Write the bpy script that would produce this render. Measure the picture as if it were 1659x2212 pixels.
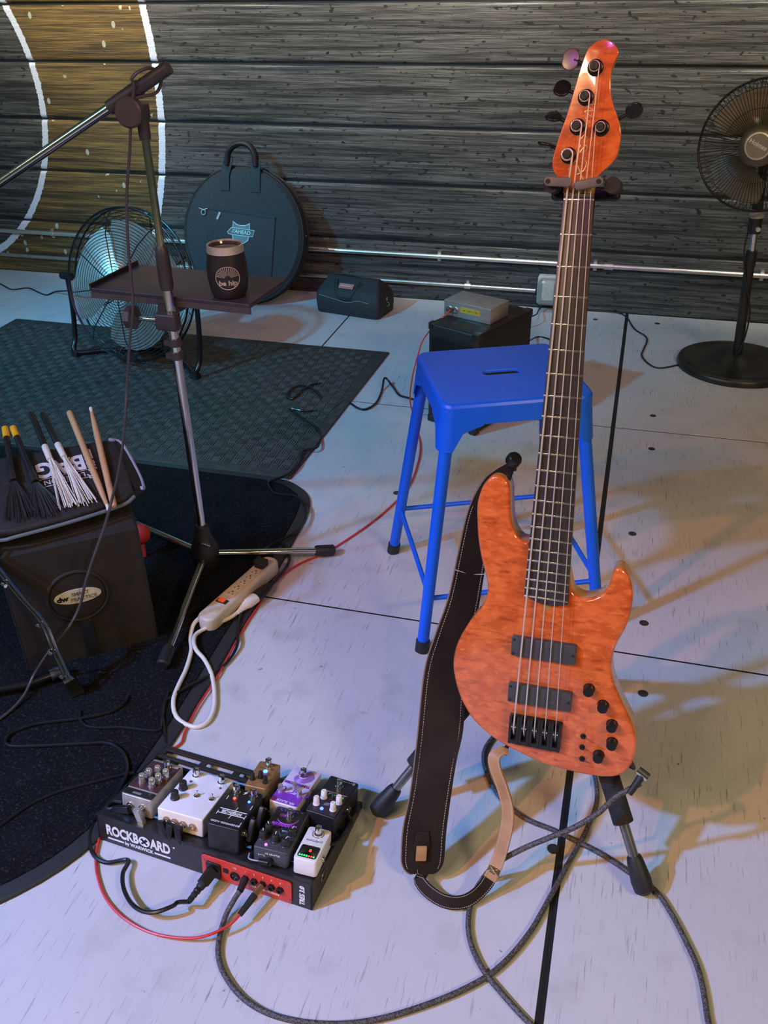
import bpy, bmesh, math, random
from mathutils import Vector, Matrix
random.seed(7)
for o in list(bpy.data.objects):
    bpy.data.objects.remove(o, do_unlink=True)
SC = bpy.context.scene
COL = SC.collection
V = Vector

# ---------------------------------------------------------------- camera
PITCH, ROLL, YAW = math.radians(31.6), math.radians(-1.1), math.radians(15.8)
cam_d = bpy.data.cameras.new('camera')
cam_d.sensor_fit = 'VERTICAL'
cam_d.sensor_height = 24.0
cam_d.sensor_width = 18.0
cam_d.lens = 24.0 * 1942.0 / 2212.0
cam_d.clip_start = 0.05
cam = bpy.data.objects.new('camera', cam_d)
COL.objects.link(cam)
cam.matrix_world = (Matrix.Translation((0, 0, 1.415)) @ Matrix.Rotation(YAW, 4, 'Z')
                    @ Matrix.Rotation(math.pi / 2 - PITCH, 4, 'X') @ Matrix.Rotation(ROLL, 4, 'Z'))
SC.camera = cam

# ---------------------------------------------------------------- world, stage lamps and added fills, exposure
w = bpy.data.worlds.new('world')
SC.world = w
w.use_nodes = True
w.node_tree.nodes['Background'].inputs[0].default_value = (0.80, 1.0, 0.76, 1)
w.node_tree.nodes['Background'].inputs[1].default_value = 0.06


def spot(name, loc, target, color, power, angle, blend=0.6, radius=0.06):
    d = bpy.data.lights.new(name, 'SPOT')
    d.color = color
    d.energy = power
    d.spot_size = math.radians(angle)
    d.spot_blend = blend
    d.shadow_soft_size = radius
    o = bpy.data.objects.new(name, d)
    COL.objects.link(o)
    o.location = loc
    o.rotation_euler = (V(target) - V(loc)).to_track_quat('-Z', 'Y').to_euler()
    return o


def area(name, loc, target, color, power, sx, sy):
    d = bpy.data.lights.new(name, 'AREA')
    d.shape = 'RECTANGLE'
    d.size, d.size_y = sx, sy
    d.color = color
    d.energy = power
    o = bpy.data.objects.new(name, d)
    COL.objects.link(o)
    o.location = loc
    o.rotation_euler = (V(target) - V(loc)).to_track_quat('-Z', 'Y').to_euler()
    return o


spot('stage_lamp_blue', (-2.95, -0.62, 3.0), (-0.60, 0.60, 0.0), (0.13, 0.40, 1.0), 1000, 50, 1.0, 0.10)
spot('stage_lamp_pink', (-2.35, -1.05, 3.0), (0.25, 0.95, 0.0), (1.0, 0.28, 0.12), 270, 52, 1.0, 0.06)
spot('stage_lamp_teal', (-3.3, 0.2, 3.0), (-1.5, 3.4, 0.0), (0.05, 0.58, 1.0), 700, 46, 0.9, 0.08)
spot('added_spot_cyan', (-3.6, 0.3, 3.0), (-2.9, 3.9, 0.0), (0.04, 0.52, 1.0), 260, 40, 0.9, 0.08)  # added fill spot, tints the far-left back floor where the teal cone falls short
spot('stage_lamp_violet', (-0.2, -0.6, 3.0), (-1.45, 3.7, 0.1), (0.70, 0.10, 1.0), 95, 44, 0.9, 0.05)
spot('stage_lamp_red', (1.0, -0.5, 3.0), (-0.15, 3.1, 0.0), (1.0, 0.17, 0.16), 60, 46, 0.9, 0.05)
area('ceiling_lamp_right', (2.3, -0.7, 2.8), (0.3, 1.7, 0.3), (1.0, 0.76, 0.36), 54, 0.9, 0.2)
area('ceiling_lamp_middle', (-1.5, -1.4, 2.9), (-0.4, 1.8, 0.5), (1.0, 0.74, 0.38), 34, 0.9, 0.2)
area('ceiling_lamp_left', (-4.4, -1.4, 2.9), (-2.4, 3.0, 0.8), (1.0, 0.78, 0.46), 16, 0.9, 0.2)

for i_, x_ in enumerate((-2.5, -0.9, 0.7)):
    spot('added_wall_wash', (x_, 2.9, 3.0), (x_ + 0.1, 4.17, 1.95), (1.0, 0.93, 0.80), 700, 66, 1.0, 0.04)  # added out-of-view spots that brighten the upper wall only, not known fixtures

SC.view_settings.view_transform = 'Standard'
SC.view_settings.look = 'None'
SC.view_settings.exposure = 0.0
SC.view_settings.gamma = 1.0
SC.view_settings.use_curve_mapping = False

# ---------------------------------------------------------------- materials
MATS = {}


def node(nt, kind, **kw):
    n = nt.nodes.new(kind)
    for k, v in kw.items():
        setattr(n, k, v)
    return n


def M(name, col=(0.5, 0.5, 0.5), rough=0.5, metal=0.0, coat=0.0, spec=0.5, var=0.12, scale=40.0,
      bump=0.0, bscale=None, stretch=(1, 1, 1), col2=None, ramp=(0.35, 0.65), emit=None, estr=0.0, trans=0.0, sheen=0.0):
    """procedural principled material: noise varies colour between col and col2, and bumps the surface"""
    if name in MATS:
        return MATS[name]
    m = bpy.data.materials.new(name)
    MATS[name] = m
    m.use_nodes = True
    nt = m.node_tree
    b = nt.nodes['Principled BSDF']
    b.inputs['Roughness'].default_value = rough
    b.inputs['Metallic'].default_value = metal
    b.inputs['Coat Weight'].default_value = coat
    b.inputs['Coat Roughness'].default_value = 0.04
    b.inputs['Specular IOR Level'].default_value = spec
    b.inputs['Transmission Weight'].default_value = trans
    b.inputs['Sheen Weight'].default_value = sheen
    if emit:
        b.inputs['Emission Color'].default_value = (*emit, 1)
        b.inputs['Emission Strength'].default_value = estr
    tc = node(nt, 'ShaderNodeTexCoord')
    mp = node(nt, 'ShaderNodeMapping')
    mp.inputs['Scale'].default_value = stretch
    nt.links.new(tc.outputs['Object'], mp.inputs['Vector'])
    nz = node(nt, 'ShaderNodeTexNoise')
    nz.inputs['Scale'].default_value = scale
    nz.inputs['Detail'].default_value = 5
    nt.links.new(mp.outputs['Vector'], nz.inputs['Vector'])
    if col2 is None:
        col2 = tuple(c * (1 - var) for c in col)
        col = tuple(min(1, c * (1 + var * 0.6)) for c in col)
    rp = node(nt, 'ShaderNodeValToRGB')
    rp.color_ramp.elements[0].position = ramp[0]
    rp.color_ramp.elements[1].position = ramp[1]
    rp.color_ramp.elements[0].color = (*col2, 1)
    rp.color_ramp.elements[1].color = (*col, 1)
    nt.links.new(nz.outputs['Fac'], rp.inputs['Fac'])
    nt.links.new(rp.outputs['Color'], b.inputs['Base Color'])
    if bump:
        bz = nz
        if bscale:
            bz = node(nt, 'ShaderNodeTexNoise')
            bz.inputs['Scale'].default_value = bscale
            bz.inputs['Detail'].default_value = 4
            nt.links.new(mp.outputs['Vector'], bz.inputs['Vector'])
        bn = node(nt, 'ShaderNodeBump')
        bn.inputs['Strength'].default_value = bump
        bn.inputs['Distance'].default_value = 0.002
        nt.links.new(bz.outputs['Fac'], bn.inputs['Height'])
        nt.links.new(bn.outputs['Normal'], b.inputs['Normal'])
    return m


# ---------------------------------------------------------------- mesh building
def catmull(pts, n=6, closed=False):
    pts = [V(p) for p in pts]
    out = []
    N = len(pts)
    rng = range(N if closed else N - 1)
    for i in rng:
        if closed:
            a, b, c, d = pts[(i - 1) % N], pts[i], pts[(i + 1) % N], pts[(i + 2) % N]
        else:
            b, c = pts[i], pts[i + 1]
            a = pts[i - 1] if i > 0 else b + (b - c)
            d = pts[i + 2] if i + 2 < N else c + (c - b)
        for k in range(n):
            t = k / n
            out.append(0.5 * ((2 * b) + (c - a) * t + (2 * a - 5 * b + 4 * c - d) * t * t + (3 * b - a - 3 * c + d) * t ** 3))
    if not closed:
        out.append(pts[-1])
    return out


def rrect(w, h, r, n=5, cx=0.0, cy=0.0):
    """rounded rectangle outline, counter-clockwise"""
    out = []
    for sx, sy, a0 in ((1, 1, 0), (-1, 1, 90), (-1, -1, 180), (1, -1, 270)):
        for k in range(n + 1):
            a = math.radians(a0 + 90 * k / n)
            out.append((cx + sx * (w / 2 - r) + r * math.cos(a), cy + sy * (h / 2 - r) + r * math.sin(a)))
    return out


def circ(r, n=24, cx=0.0, cy=0.0, ry=None):
    ry = r if ry is None else ry
    return [(cx + r * math.cos(2 * math.pi * k / n), cy + ry * math.sin(2 * math.pi * k / n)) for k in range(n)]


def offset(poly, d):
    """shrink a closed counter-clockwise outline by d"""
    n = len(poly)
    out = []
    for i in range(n):
        a, b, c = V(poly[i - 1]).to_2d(), V(poly[i]).to_2d(), V(poly[(i + 1) % n]).to_2d()
        e1, e2 = (b - a), (c - b)
        if e1.length < 1e-9:
            e1 = e2.copy()
        if e2.length < 1e-9:
            e2 = e1.copy()
        t = (e1.normalized() + e2.normalized())
        if t.length < 1e-6:
            t = e1
        t.normalize()
        out.append((b.x - t.y * d, b.y + t.x * d))
    return out


def area2(poly):
    return sum(poly[i - 1][0] * poly[i][1] - poly[i][0] * poly[i - 1][1] for i in range(len(poly))) / 2


def perp(d):
    d = V(d).normalized()
    a = V((0, 0, 1)) if abs(d.z) < 0.9 else V((1, 0, 0))
    x = d.cross(a).normalized()
    return x, d.cross(x).normalized()


class MB:
    def __init__(self):
        self.v, self.f = [], []

    def add(self, verts, faces, mat=None):
        o = len(self.v)
        self.v += [tuple(mat @ V(p)) if mat is not None else tuple(p) for p in verts]
        self.f += [tuple(i + o for i in f) for f in faces]
        return self

    def box(self, c, s, mat=None, rot=None):
        x, y, z = s[0] / 2, s[1] / 2, s[2] / 2
        m = Matrix.Translation(c)
        if rot is not None:
            m = m @ rot
        if mat is not None:
            m = mat @ m
        vs = [(a * x, b * y, d * z) for d in (-1, 1) for b in (-1, 1) for a in (-1, 1)]
        return self.add(vs, [(0, 2, 3, 1), (4, 5, 7, 6), (0, 1, 5, 4), (2, 6, 7, 3), (0, 4, 6, 2), (1, 3, 7, 5)], m)

    def layers(self, rings, mat=None, cap0=True, cap1=True):
        n = len(rings[0])
        vs = [p for r in rings for p in r]
        fs = []
        for i in range(len(rings) - 1):
            for k in range(n):
                a, b = i * n + k, i * n + (k + 1) % n
                fs.append((a, b, b + n, a + n))
        if cap0:
            fs.append(tuple(reversed(range(n))))
        if cap1:
            o = (len(rings) - 1) * n
            fs.append(tuple(o + k for k in range(n)))
        return self.add(vs, fs, mat)

    def prism(self, poly, z0, z1, mat=None, r=0.0, rb=None, steps=3):
        """extrude a flat outline from z0 to z1, top edge rounded by r, bottom edge by rb"""
        if area2(poly) < 0:
            poly = poly[::-1]
        poly = [tuple(p[:2]) for p in poly]
        rb = r if rb is None else rb
        rings = []
        if rb > 0:
            for k in range(steps + 1):
                a = math.pi / 2 * k / steps
                q = offset(poly, rb * (1 - math.sin(a)))
                rings.append([(x, y, z0 + rb * (1 - math.cos(a))) for x, y in q])
        else:
            rings.append([(x, y, z0) for x, y in poly])
        if r > 0:
            for k in range(steps + 1):
                a = math.pi / 2 * k / steps
                q = offset(poly, r * (1 - math.cos(a)))
                rings.append([(x, y, z1 - r + r * math.sin(a)) for x, y in q])
        else:
            rings.append([(x, y, z1) for x, y in poly])
        return self.layers(rings, mat)

    def cyl(self, p0, p1, r0, r1=None, n=16, mat=None, cap=True):
        r1 = r0 if r1 is None else r1
        p0, p1 = V(p0), V(p1)
        x, y = perp(p1 - p0)
        A = []
        for p, r in ((p0, r0), (p1, r1)):
            A.append([tuple(p + (x * math.cos(2 * math.pi * k / n) + y * math.sin(2 * math.pi * k / n)) * r) for k in range(n)])
        return self.layers(A, mat, cap, cap)

    def tube(self, pts, r, n=8, mat=None, closed=False, flat=1.0):
        pts = [V(p) for p in pts]
        N = len(pts)
        rings = []
        x = None
        for i, p in enumerate(pts):
            if closed:
                t = pts[(i + 1) % N] - pts[i - 1]
            else:
                t = pts[min(i + 1, N - 1)] - pts[max(i - 1, 0)]
            if t.length < 1e-9:
                t = V((0, 0, 1))
            t.normalize()
            if x is None:
                x, y = perp(t)
            else:
                x = (x - t * x.dot(t))
                if x.length < 1e-6:
                    x, y = perp(t)
                x.normalize()
                y = t.cross(x)
            y = t.cross(x)
            rr = r[i] if isinstance(r, (list, tuple)) else r
            rings.append([tuple(p + x * math.cos(2 * math.pi * k / n) * rr + y * math.sin(2 * math.pi * k / n) * rr * flat) for k in range(n)])
        if closed:
            rings.append(rings[0])
            return self.layers(rings, mat, False, False)
        return self.layers(rings, mat)

    def lathe(self, prof, n=24, mat=None, cap=True):
        """spin (radius, z) pairs about z"""
        rings = [[(r * math.cos(2 * math.pi * k / n), r * math.sin(2 * math.pi * k / n), z) for k in range(n)] for r, z in prof]
        return self.layers(rings, mat, cap, cap)

    def torus(self, R, r, mat=None, n=40, k=6):
        return self.tube([(R * math.cos(2 * math.pi * i / n), R * math.sin(2 * math.pi * i / n), 0) for i in range(n)], r, k, mat, True)

    def ribbon(self, L, Rr, th, mat=None):
        """a thick band between a left and a right rail"""
        n = len(L)
        top, bot = [], []
        for i in range(n):
            a, b = V(L[i]), V(Rr[i])
            t = V(L[min(i + 1, n - 1)]) - V(L[max(i - 1, 0)])
            nn = t.cross(b - a).normalized() * th / 2
            top += [a + nn, b + nn]
            bot += [a - nn, b - nn]
        rings = [[tuple(top[2 * i]), tuple(top[2 * i + 1]), tuple(bot[2 * i + 1]), tuple(bot[2 * i])] for i in range(n)]
        return self.layers(rings, mat)

    def build(self, name, mat, parent=None, sharp=40, label=None):
        me = bpy.data.meshes.new(name)
        me.from_pydata(self.v, [], self.f)
        me.validate()
        bm = bmesh.new()
        bm.from_mesh(me)
        bmesh.ops.recalc_face_normals(bm, faces=bm.faces)
        bm.to_mesh(me)
        bm.free()
        me.materials.append(mat)
        if sharp:
            me.polygons.foreach_set('use_smooth', [True] * len(me.polygons))
            me.set_sharp_from_angle(angle=math.radians(sharp))
        o = bpy.data.objects.new(name, me)
        COL.objects.link(o)
        if parent is not None:
            o.parent = parent
        if label:
            o['label'] = label
        return o


def tag(o, label, cat, group=None):
    o['label'] = label
    o['category'] = cat
    if group:
        o['group'] = group
    return o


def thing(name, label, cat, loc=(0, 0, 0), rotz=0.0, group=None, mat=None):
    o = bpy.data.objects.new(name, None)
    o.empty_display_size = 0.05
    COL.objects.link(o)
    o.matrix_world = mat if mat is not None else Matrix.Translation(loc) @ Matrix.Rotation(rotz, 4, 'Z')
    return tag(o, label, cat, group)


def struct(o):
    o['kind'] = 'structure'
    return o


def stuff(o):
    o['kind'] = 'stuff'
    return o


def dup(o, parent=None, mat=None):
    c = o.copy()
    COL.objects.link(c)
    c.parent = parent
    if mat is not None:
        c.matrix_local = mat
    return c


def frame(o, ex, ey, ez):
    m = Matrix.Identity(4)
    for i, a in enumerate((ex, ey, ez)):
        a = V(a)
        m[0][i], m[1][i], m[2][i] = a.x, a.y, a.z
    m[0][3], m[1][3], m[2][3] = o[0], o[1], o[2]
    return m


T = Matrix.Translation


def RX(d):
    return Matrix.Rotation(math.radians(d), 4, 'X')


def RY(d):
    return Matrix.Rotation(math.radians(d), 4, 'Y')


def RZ(d):
    return Matrix.Rotation(math.radians(d), 4, 'Z')


def scribble(name, mat, parent, m, w, h, n=9, r=0.0004, seed=1):
    """a line of lettering too small to read: short wavy strokes"""
    rnd = random.Random(seed)
    mb = MB()
    for k in range(n):
        x = -w / 2 + w * (k + 0.15) / n
        d_ = w / n * 0.6
        pts = [(x, rnd.uniform(-h, h) / 2, 0), (x + d_ * 0.3, rnd.uniform(0, h) / 2, 0), (x + d_ * 0.6, -rnd.uniform(0, h) / 2, 0), (x + d_, rnd.uniform(-h, h) / 2, 0)]
        mb.tube(catmull(pts, 3), r, 4, m)
    return mb.build(name, mat, parent, sharp=0)


def text(name, s, size, mat, parent, m, bold=0.0, squash=1.0, depth=0.0004, spacing=1.0, shear=0.0):
    """flat lettering as a mesh, centred on m"""
    cu = bpy.data.curves.new(name, 'FONT')
    cu.body = s
    cu.size = size
    cu.align_x = 'CENTER'
    cu.align_y = 'CENTER'
    cu.offset = bold * size
    cu.extrude = depth
    cu.space_character = spacing
    cu.shear = shear
    cu.resolution_u = 3
    t = bpy.data.objects.new(name, cu)
    COL.objects.link(t)
    me = bpy.data.meshes.new_from_object(t.evaluated_get(bpy.context.evaluated_depsgraph_get()))
    bpy.data.objects.remove(t, do_unlink=True)
    bpy.data.curves.remove(cu)
    me.name = name
    me.transform(Matrix.Diagonal((squash, 1, 1, 1)))
    me.materials.clear()
    me.materials.append(mat)
    o = bpy.data.objects.new(name, me)
    COL.objects.link(o)
    if parent is not None:
        o.parent = parent
    o.matrix_local = m
    return o


# measured shapes, metres (room frame: x along the back wall, y towards it, z up)
BODY = [(-0.0358, 0.3326), (-0.0509, 0.335), (-0.0618, 0.3479), (-0.0688, 0.3677), (-0.0719, 0.3956), (-0.0746, 0.4207), (-0.081, 0.4326), (-0.0926, 0.4394), (-0.1049, 0.4364), (-0.1165, 0.4224), (-0.1231, 0.4051), (-0.1265, 0.384), (-0.1252, 0.3608), (-0.1219, 0.3297), (-0.1142, 0.2935), (-0.1062, 0.2678), (-0.1006, 0.247), (-0.1013, 0.2278), (-0.1091, 0.2046), (-0.1236, 0.1828), (-0.1381, 0.1551), (-0.1476, 0.1308), (-0.152, 0.1099), (-0.1528, 0.0867), (-0.1482, 0.0613), (-0.1402, 0.0363), (-0.128, 0.0121), (-0.1103, -0.0111), (-0.0874, -0.0302), (-0.0594, -0.0452), (-0.0292, -0.0565), (0.0142, -0.0693), (0.0537, -0.0737), (0.0925, -0.0751), (0.1252, -0.0719), (0.1471, -0.0639), (0.1625, -0.0443), (0.1688, -0.0212), (0.1686, 0.0045), (0.1628, 0.0259), (0.1534, 0.0465), (0.1417, 0.0665), (0.1297, 0.0891), (0.1204, 0.1095), (0.1155, 0.1305), (0.1151, 0.1522), (0.1199, 0.1774), (0.1285, 0.2002), (0.1346, 0.2223), (0.1369, 0.2463), (0.136, 0.2669), (0.1319, 0.2843), (0.1246, 0.2986), (0.1155, 0.3075), (0.1073, 0.3076), (0.1021, 0.3005), (0.0998, 0.2873), (0.0964, 0.2738), (0.0892, 0.261), (0.0758, 0.2511), (0.0604, 0.2474), (0.048, 0.2508), (0.0401, 0.2575)]
HEAD = [(-0.0255, 0.8737), (-0.0258, 0.8841), (-0.0367, 0.8972), (-0.0417, 0.9049), (-0.0437, 0.9125), (-0.0432, 0.9233), (-0.0374, 0.9491), (-0.0284, 0.9787), (-0.0201, 1.0141), (-0.0128, 1.0447), (-0.0066, 1.0627), (-0.0006, 1.069), (0.0076, 1.0742), (0.0173, 1.0751), (0.0263, 1.072), (0.0334, 1.0653), (0.0365, 1.0582), (0.0347, 1.0522), (0.0312, 1.0433), (0.029, 1.0322), (0.0292, 1.019), (0.0317, 1.0035), (0.0363, 0.9901), (0.0418, 0.9786), (0.0468, 0.9671), (0.0496, 0.9545), (0.0499, 0.9409), (0.0471, 0.924), (0.0393, 0.9124), (0.029, 0.9027), (0.0209, 0.893), (0.0201, 0.8832), (0.0201, 0.874)]
POSTS = [(0.0068, 1.0398), (-0.0032, 1.0017), (-0.0114, 0.9632), (-0.0212, 0.925), (0.0223, 0.9612)]
KEYS = [(-0.0306, 1.0535), (-0.0394, 1.0164), (-0.049, 0.979), (-0.0572, 0.942), (0.0643, 0.985)]
SHAFT = [(-0.0114, 1.0508), (-0.0215, 1.0118), (-0.0303, 0.975), (-0.0394, 0.938), (0.0433, 0.9759)]
KNOBS = [(0.083, 0.0895), (0.1085, 0.0641), (0.1262, 0.0315), (0.1294, -0.0016), (0.1098, -0.0303)]
SWITCH = [(0.081, -0.0007), (0.0811, -0.0217), (0.083, -0.0437)]
TRUSS = [(0.0023, 0.2244)]
HORNBTN = [(-0.0777, 0.4377, -0.022)]
ENDBTN = [(-0.0504, -0.0606, -0.02)]
JACK = [(0.1713, -0.049, -0.02)]
BASSMAT = [(-0.0619, 1.1469, 0.2797), (0.9974, -0.0283, -0.067), (-0.0573, 0.262, -0.9634), (0.0448, 0.9646, 0.2597)]
INSTR = [(0.1239, 1.133, 0.2133), (0.0863, 1.1159, 0.1874), (0.0597, 1.1002, 0.1554), (0.0207, 1.084, 0.1245), (-0.0199, 1.071, 0.1009), (-0.0646, 1.0557, 0.0734), (-0.1016, 1.0397, 0.0439), (-0.1258, 1.0211, 0.006), (-0.1333, 0.9716, 0.006), (-0.1252, 0.9197, 0.006), (-0.0999, 0.8753, 0.006), (-0.0637, 0.8404, 0.006), (0.0092, 0.7878, 0.006), (0.106, 0.7439, 0.006), (0.2044, 0.7633, 0.006), (0.2583, 0.8319, 0.006), (0.2578, 0.8825, 0.006), (0.2477, 0.9497, 0.006), (0.2266, 1.0027, 0.006), (0.2003, 1.0538, 0.006), (0.1742, 1.0893, 0.006), (0.1319, 1.1125, 0.006), (0.0726, 1.143, 0.006), (-0.0064, 1.1706, 0.006), (-0.0699, 1.1876, 0.006), (-0.1261, 1.2312, 0.006), (-0.1651, 1.3017, 0.006), (-0.1665, 1.3607, 0.006), (-0.1234, 1.4342, 0.006), (-0.0365, 1.4563, 0.006), (0.039, 1.3668, 0.006), (0.0639, 1.2741, 0.006), (0.0505, 1.1908, 0.006), (0.0219, 1.0991, 0.006), (0.0003, 1.0298, 0.006), (-0.0292, 0.9447, 0.006), (-0.0689, 0.8735, 0.006), (-0.117, 0.824, 0.006), (-0.1818, 0.7762, 0.006), (-0.247, 0.7388, 0.006), (-0.3153, 0.7157, 0.006), (-0.3892, 0.7082, 0.006), (-0.4488, 0.72, 0.006), (-0.4983, 0.7506, 0.006), (-0.527, 0.789, 0.006), (-0.5376, 0.8407, 0.01), (-0.5318, 0.8705, 0.022), (-0.5258, 0.885, 0.03)]
JACKW = [(0.1119, 1.143, 0.2333)]
RED_CABLE = [(-0.575, 2.925, 0.395), (-0.654, 2.8836, 0.308), (-0.6806, 2.8726, 0.2338), (-0.6977, 2.861, 0.1502), (-0.7022, 2.8517, 0.0737), (-0.6862, 2.8489, 0.004), (-0.6195, 2.6603, 0.004), (-0.5937, 2.4982, 0.004), (-0.5904, 2.3601, 0.004), (-0.6158, 2.2309, 0.004), (-0.6547, 2.1146, 0.004), (-0.6954, 2.0191, 0.004), (-0.7296, 1.9553, 0.004), (-0.7843, 1.8793, 0.004), (-0.8148, 1.7835, 0.004), (-0.8176, 1.6797, 0.004), (-0.8184, 1.5964, 0.004), (-0.8132, 1.5046, 0.006), (-0.8069, 1.4101, 0.006), (-0.8092, 1.3156, 0.006), (-0.8041, 1.2346, 0.004), (-0.8012, 1.1911, 0.004), (-0.86, 1.12, 0.004), (-0.862, 1.0, 0.004), (-0.8365, 0.933, 0.004), (-0.8242, 0.9022, 0.004), (-0.7985, 0.8649, 0.004), (-0.7589, 0.8274, 0.004), (-0.7065, 0.7995, 0.006), (-0.646, 0.7861, 0.008), (-0.5866, 0.7893, 0.012), (-0.5495, 0.8023, 0.016), (-0.5211, 0.8257, 0.021), (-0.5093, 0.845, 0.026)]
CORD1 = [(-0.7245, 3.0088, 0.005), (-0.7579, 3.0217, 0.005), (-0.793, 3.0397, 0.005), (-0.8392, 3.115, 0.005), (-0.8709, 3.1259, 0.03), (-0.8659, 3.0653, 0.005), (-0.8566, 2.9523, 0.005), (-0.8768, 2.8874, 0.005), (-0.9116, 2.8891, 0.005), (-0.975, 2.9399, 0.005), (-0.9921, 2.8702, 0.005), (-1.0062, 2.8081, 0.005), (-1.0135, 2.7539, 0.005), (-1.0402, 2.8391, 0.005), (-1.0582, 2.9051, 0.005), (-1.0936, 2.9655, 0.016), (-1.1544, 3.0105, 0.016), (-1.1947, 2.9956, 0.016), (-1.2, 2.9301, 0.016), (-1.1828, 2.8923, 0.016), (-1.1631, 2.8969, 0.016), (-1.1569, 2.9667, 0.016), (-1.1379, 3.0285, 0.016), (-1.0999, 3.0765, 0.005), (-1.0464, 3.0668, 0.005), (-1.0198, 3.0402, 0.005), (-1.0337, 2.9994, 0.005), (-1.0711, 3.0175, 0.005), (-1.1084, 3.0746, 0.005), (-1.0625, 2.998, 0.005), (-1.0326, 2.9009, 0.005), (-1.0422, 2.8386, 0.005), (-1.0883, 2.7988, 0.016), (-1.1411, 2.8011, 0.016), (-1.0647, 2.7325, 0.016), (-1.0051, 2.6818, 0.016), (-0.9684, 2.6327, 0.005), (-0.9478, 2.5384, 0.016), (-0.9778, 2.5104, 0.016), (-0.9852, 2.4922, 0.016), (-0.9744, 2.4028, 0.016), (-0.9828, 2.332, 0.016), (-1.0071, 2.2964, 0.016), (-1.0199, 2.2713, 0.016), (-0.9858, 2.2223, 0.016), (-0.9527, 2.2128, 0.016), (-0.909, 2.213, 0.016), (-0.8689, 2.1817, 0.016), (-0.8439, 2.1412, 0.016), (-0.8306, 2.0739, 0.016), (-0.8416, 2.0097, 0.016), (-0.8737, 1.9601, 0.016), (-0.8898, 1.9155, 0.016), (-0.8827, 1.8667, 0.03), (-0.877, 1.8109, 0.05)]
WHITE_CORD = [(-0.9259, 1.5775, 0.03), (-0.9325, 1.551, 0.025), (-0.9238, 1.5137, 0.016), (-0.9009, 1.4703, 0.016), (-0.8839, 1.4088, 0.016), (-0.8758, 1.3526, 0.016), (-0.8663, 1.3078, 0.016), (-0.847, 1.2736, 0.01), (-0.8206, 1.2563, 0.006), (-0.7875, 1.2508, 0.006), (-0.7689, 1.2694, 0.006), (-0.7709, 1.3094, 0.006), (-0.7913, 1.3591, 0.006), (-0.8232, 1.4128, 0.01), (-0.8566, 1.4481, 0.016), (-0.8833, 1.465, 0.024), (-0.902, 1.4894, 0.026), (-0.9129, 1.5265, 0.02), (-0.8932, 1.5647, 0.018), (-0.8622, 1.6038, 0.018), (-0.8491, 1.6338, 0.018)]
WPLUG = [(-0.8479, 1.6315, 0.02), (-0.8392, 1.6691, 0.02), (-0.8293, 1.6966, 0.02), (-0.8152, 1.7459, 0.02)]
CORD2 = [(-0.8198, 1.7559, 0.012), (-0.8105, 1.7877, 0.012), (-0.8052, 1.8313, 0.012), (-0.8049, 1.875, 0.012), (-0.8184, 1.9165, 0.012), (-0.8483, 1.9554, 0.012), (-0.873, 1.9695, 0.012), (-0.8858, 1.9328, 0.012)]
CORD3 = [(-0.8522, 1.8083, 0.045), (-0.8476, 1.791, 0.02), (-0.8504, 1.7513, 0.014), (-0.8475, 1.6834, 0.014), (-0.8406, 1.6251, 0.014), (-0.8239, 1.5691, 0.012), (-0.8064, 1.5283, 0.012), (-0.8026, 1.4951, 0.008), (-0.8067, 1.4585, 0.006), (-0.8161, 1.4284, 0.006), (-0.8333, 1.39, 0.012), (-0.8588, 1.3438, 0.016), (-0.8803, 1.3042, 0.016), (-0.8777, 1.2716, 0.016), (-0.8584, 1.2423, 0.014), (-0.8403, 1.2138, 0.008), (-0.8251, 1.1892, 0.006)]
PCORD = [(-0.9717, 1.2945, 0.016), (-0.9684, 1.2684, 0.016), (-0.9843, 1.2381, 0.016), (-1.0371, 1.2035, 0.016), (-1.1169, 1.167, 0.016), (-1.1523, 1.1374, 0.016), (-1.1583, 1.1091, 0.016), (-1.1374, 1.0947, 0.016), (-1.0821, 1.1088, 0.016), (-0.9906, 1.1387, 0.016), (-0.9422, 1.1524, 0.016), (-0.9045, 1.1413, 0.016), (-0.877, 1.1166, 0.016), (-0.8591, 1.0843, 0.016), (-0.8544, 1.046, 0.016), (-0.8564, 1.0148, 0.016), (-0.8664, 0.9836, 0.006), (-0.8618, 0.9487, 0.006), (-0.8469, 0.921, 0.006), (-0.8235, 0.8999, 0.006), (-0.7953, 0.8939, 0.006), (-0.7586, 0.9062, 0.01), (-0.7512, 0.8755, 0.015), (-0.733, 0.8464, 0.018), (-0.7039, 0.8213, 0.021), (-0.6746, 0.8104, 0.024), (-0.65, 0.8132, 0.027), (-0.6265, 0.829, 0.03), (-0.6055, 0.8623, 0.033)]
CORD5 = [(-1.0519, 1.2243, 0.015), (-1.0314, 1.1967, 0.015), (-0.9977, 1.186, 0.015), (-0.9351, 1.202, 0.015), (-0.8746, 1.2083, 0.015), (-0.8549, 1.2179, 0.015), (-0.8663, 1.2526, 0.015), (-0.8824, 1.2962, 0.015), (-0.8898, 1.3288, 0.015)]
CORD6 = [(-0.847, 1.0953, 0.014), (-0.8692, 1.0836, 0.014), (-0.8985, 1.064, 0.014), (-0.9693, 1.0143, 0.014), (-1.0076, 0.9701, 0.014), (-1.0339, 0.9119, 0.014), (-1.05, 0.8794, 0.014)]
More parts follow.
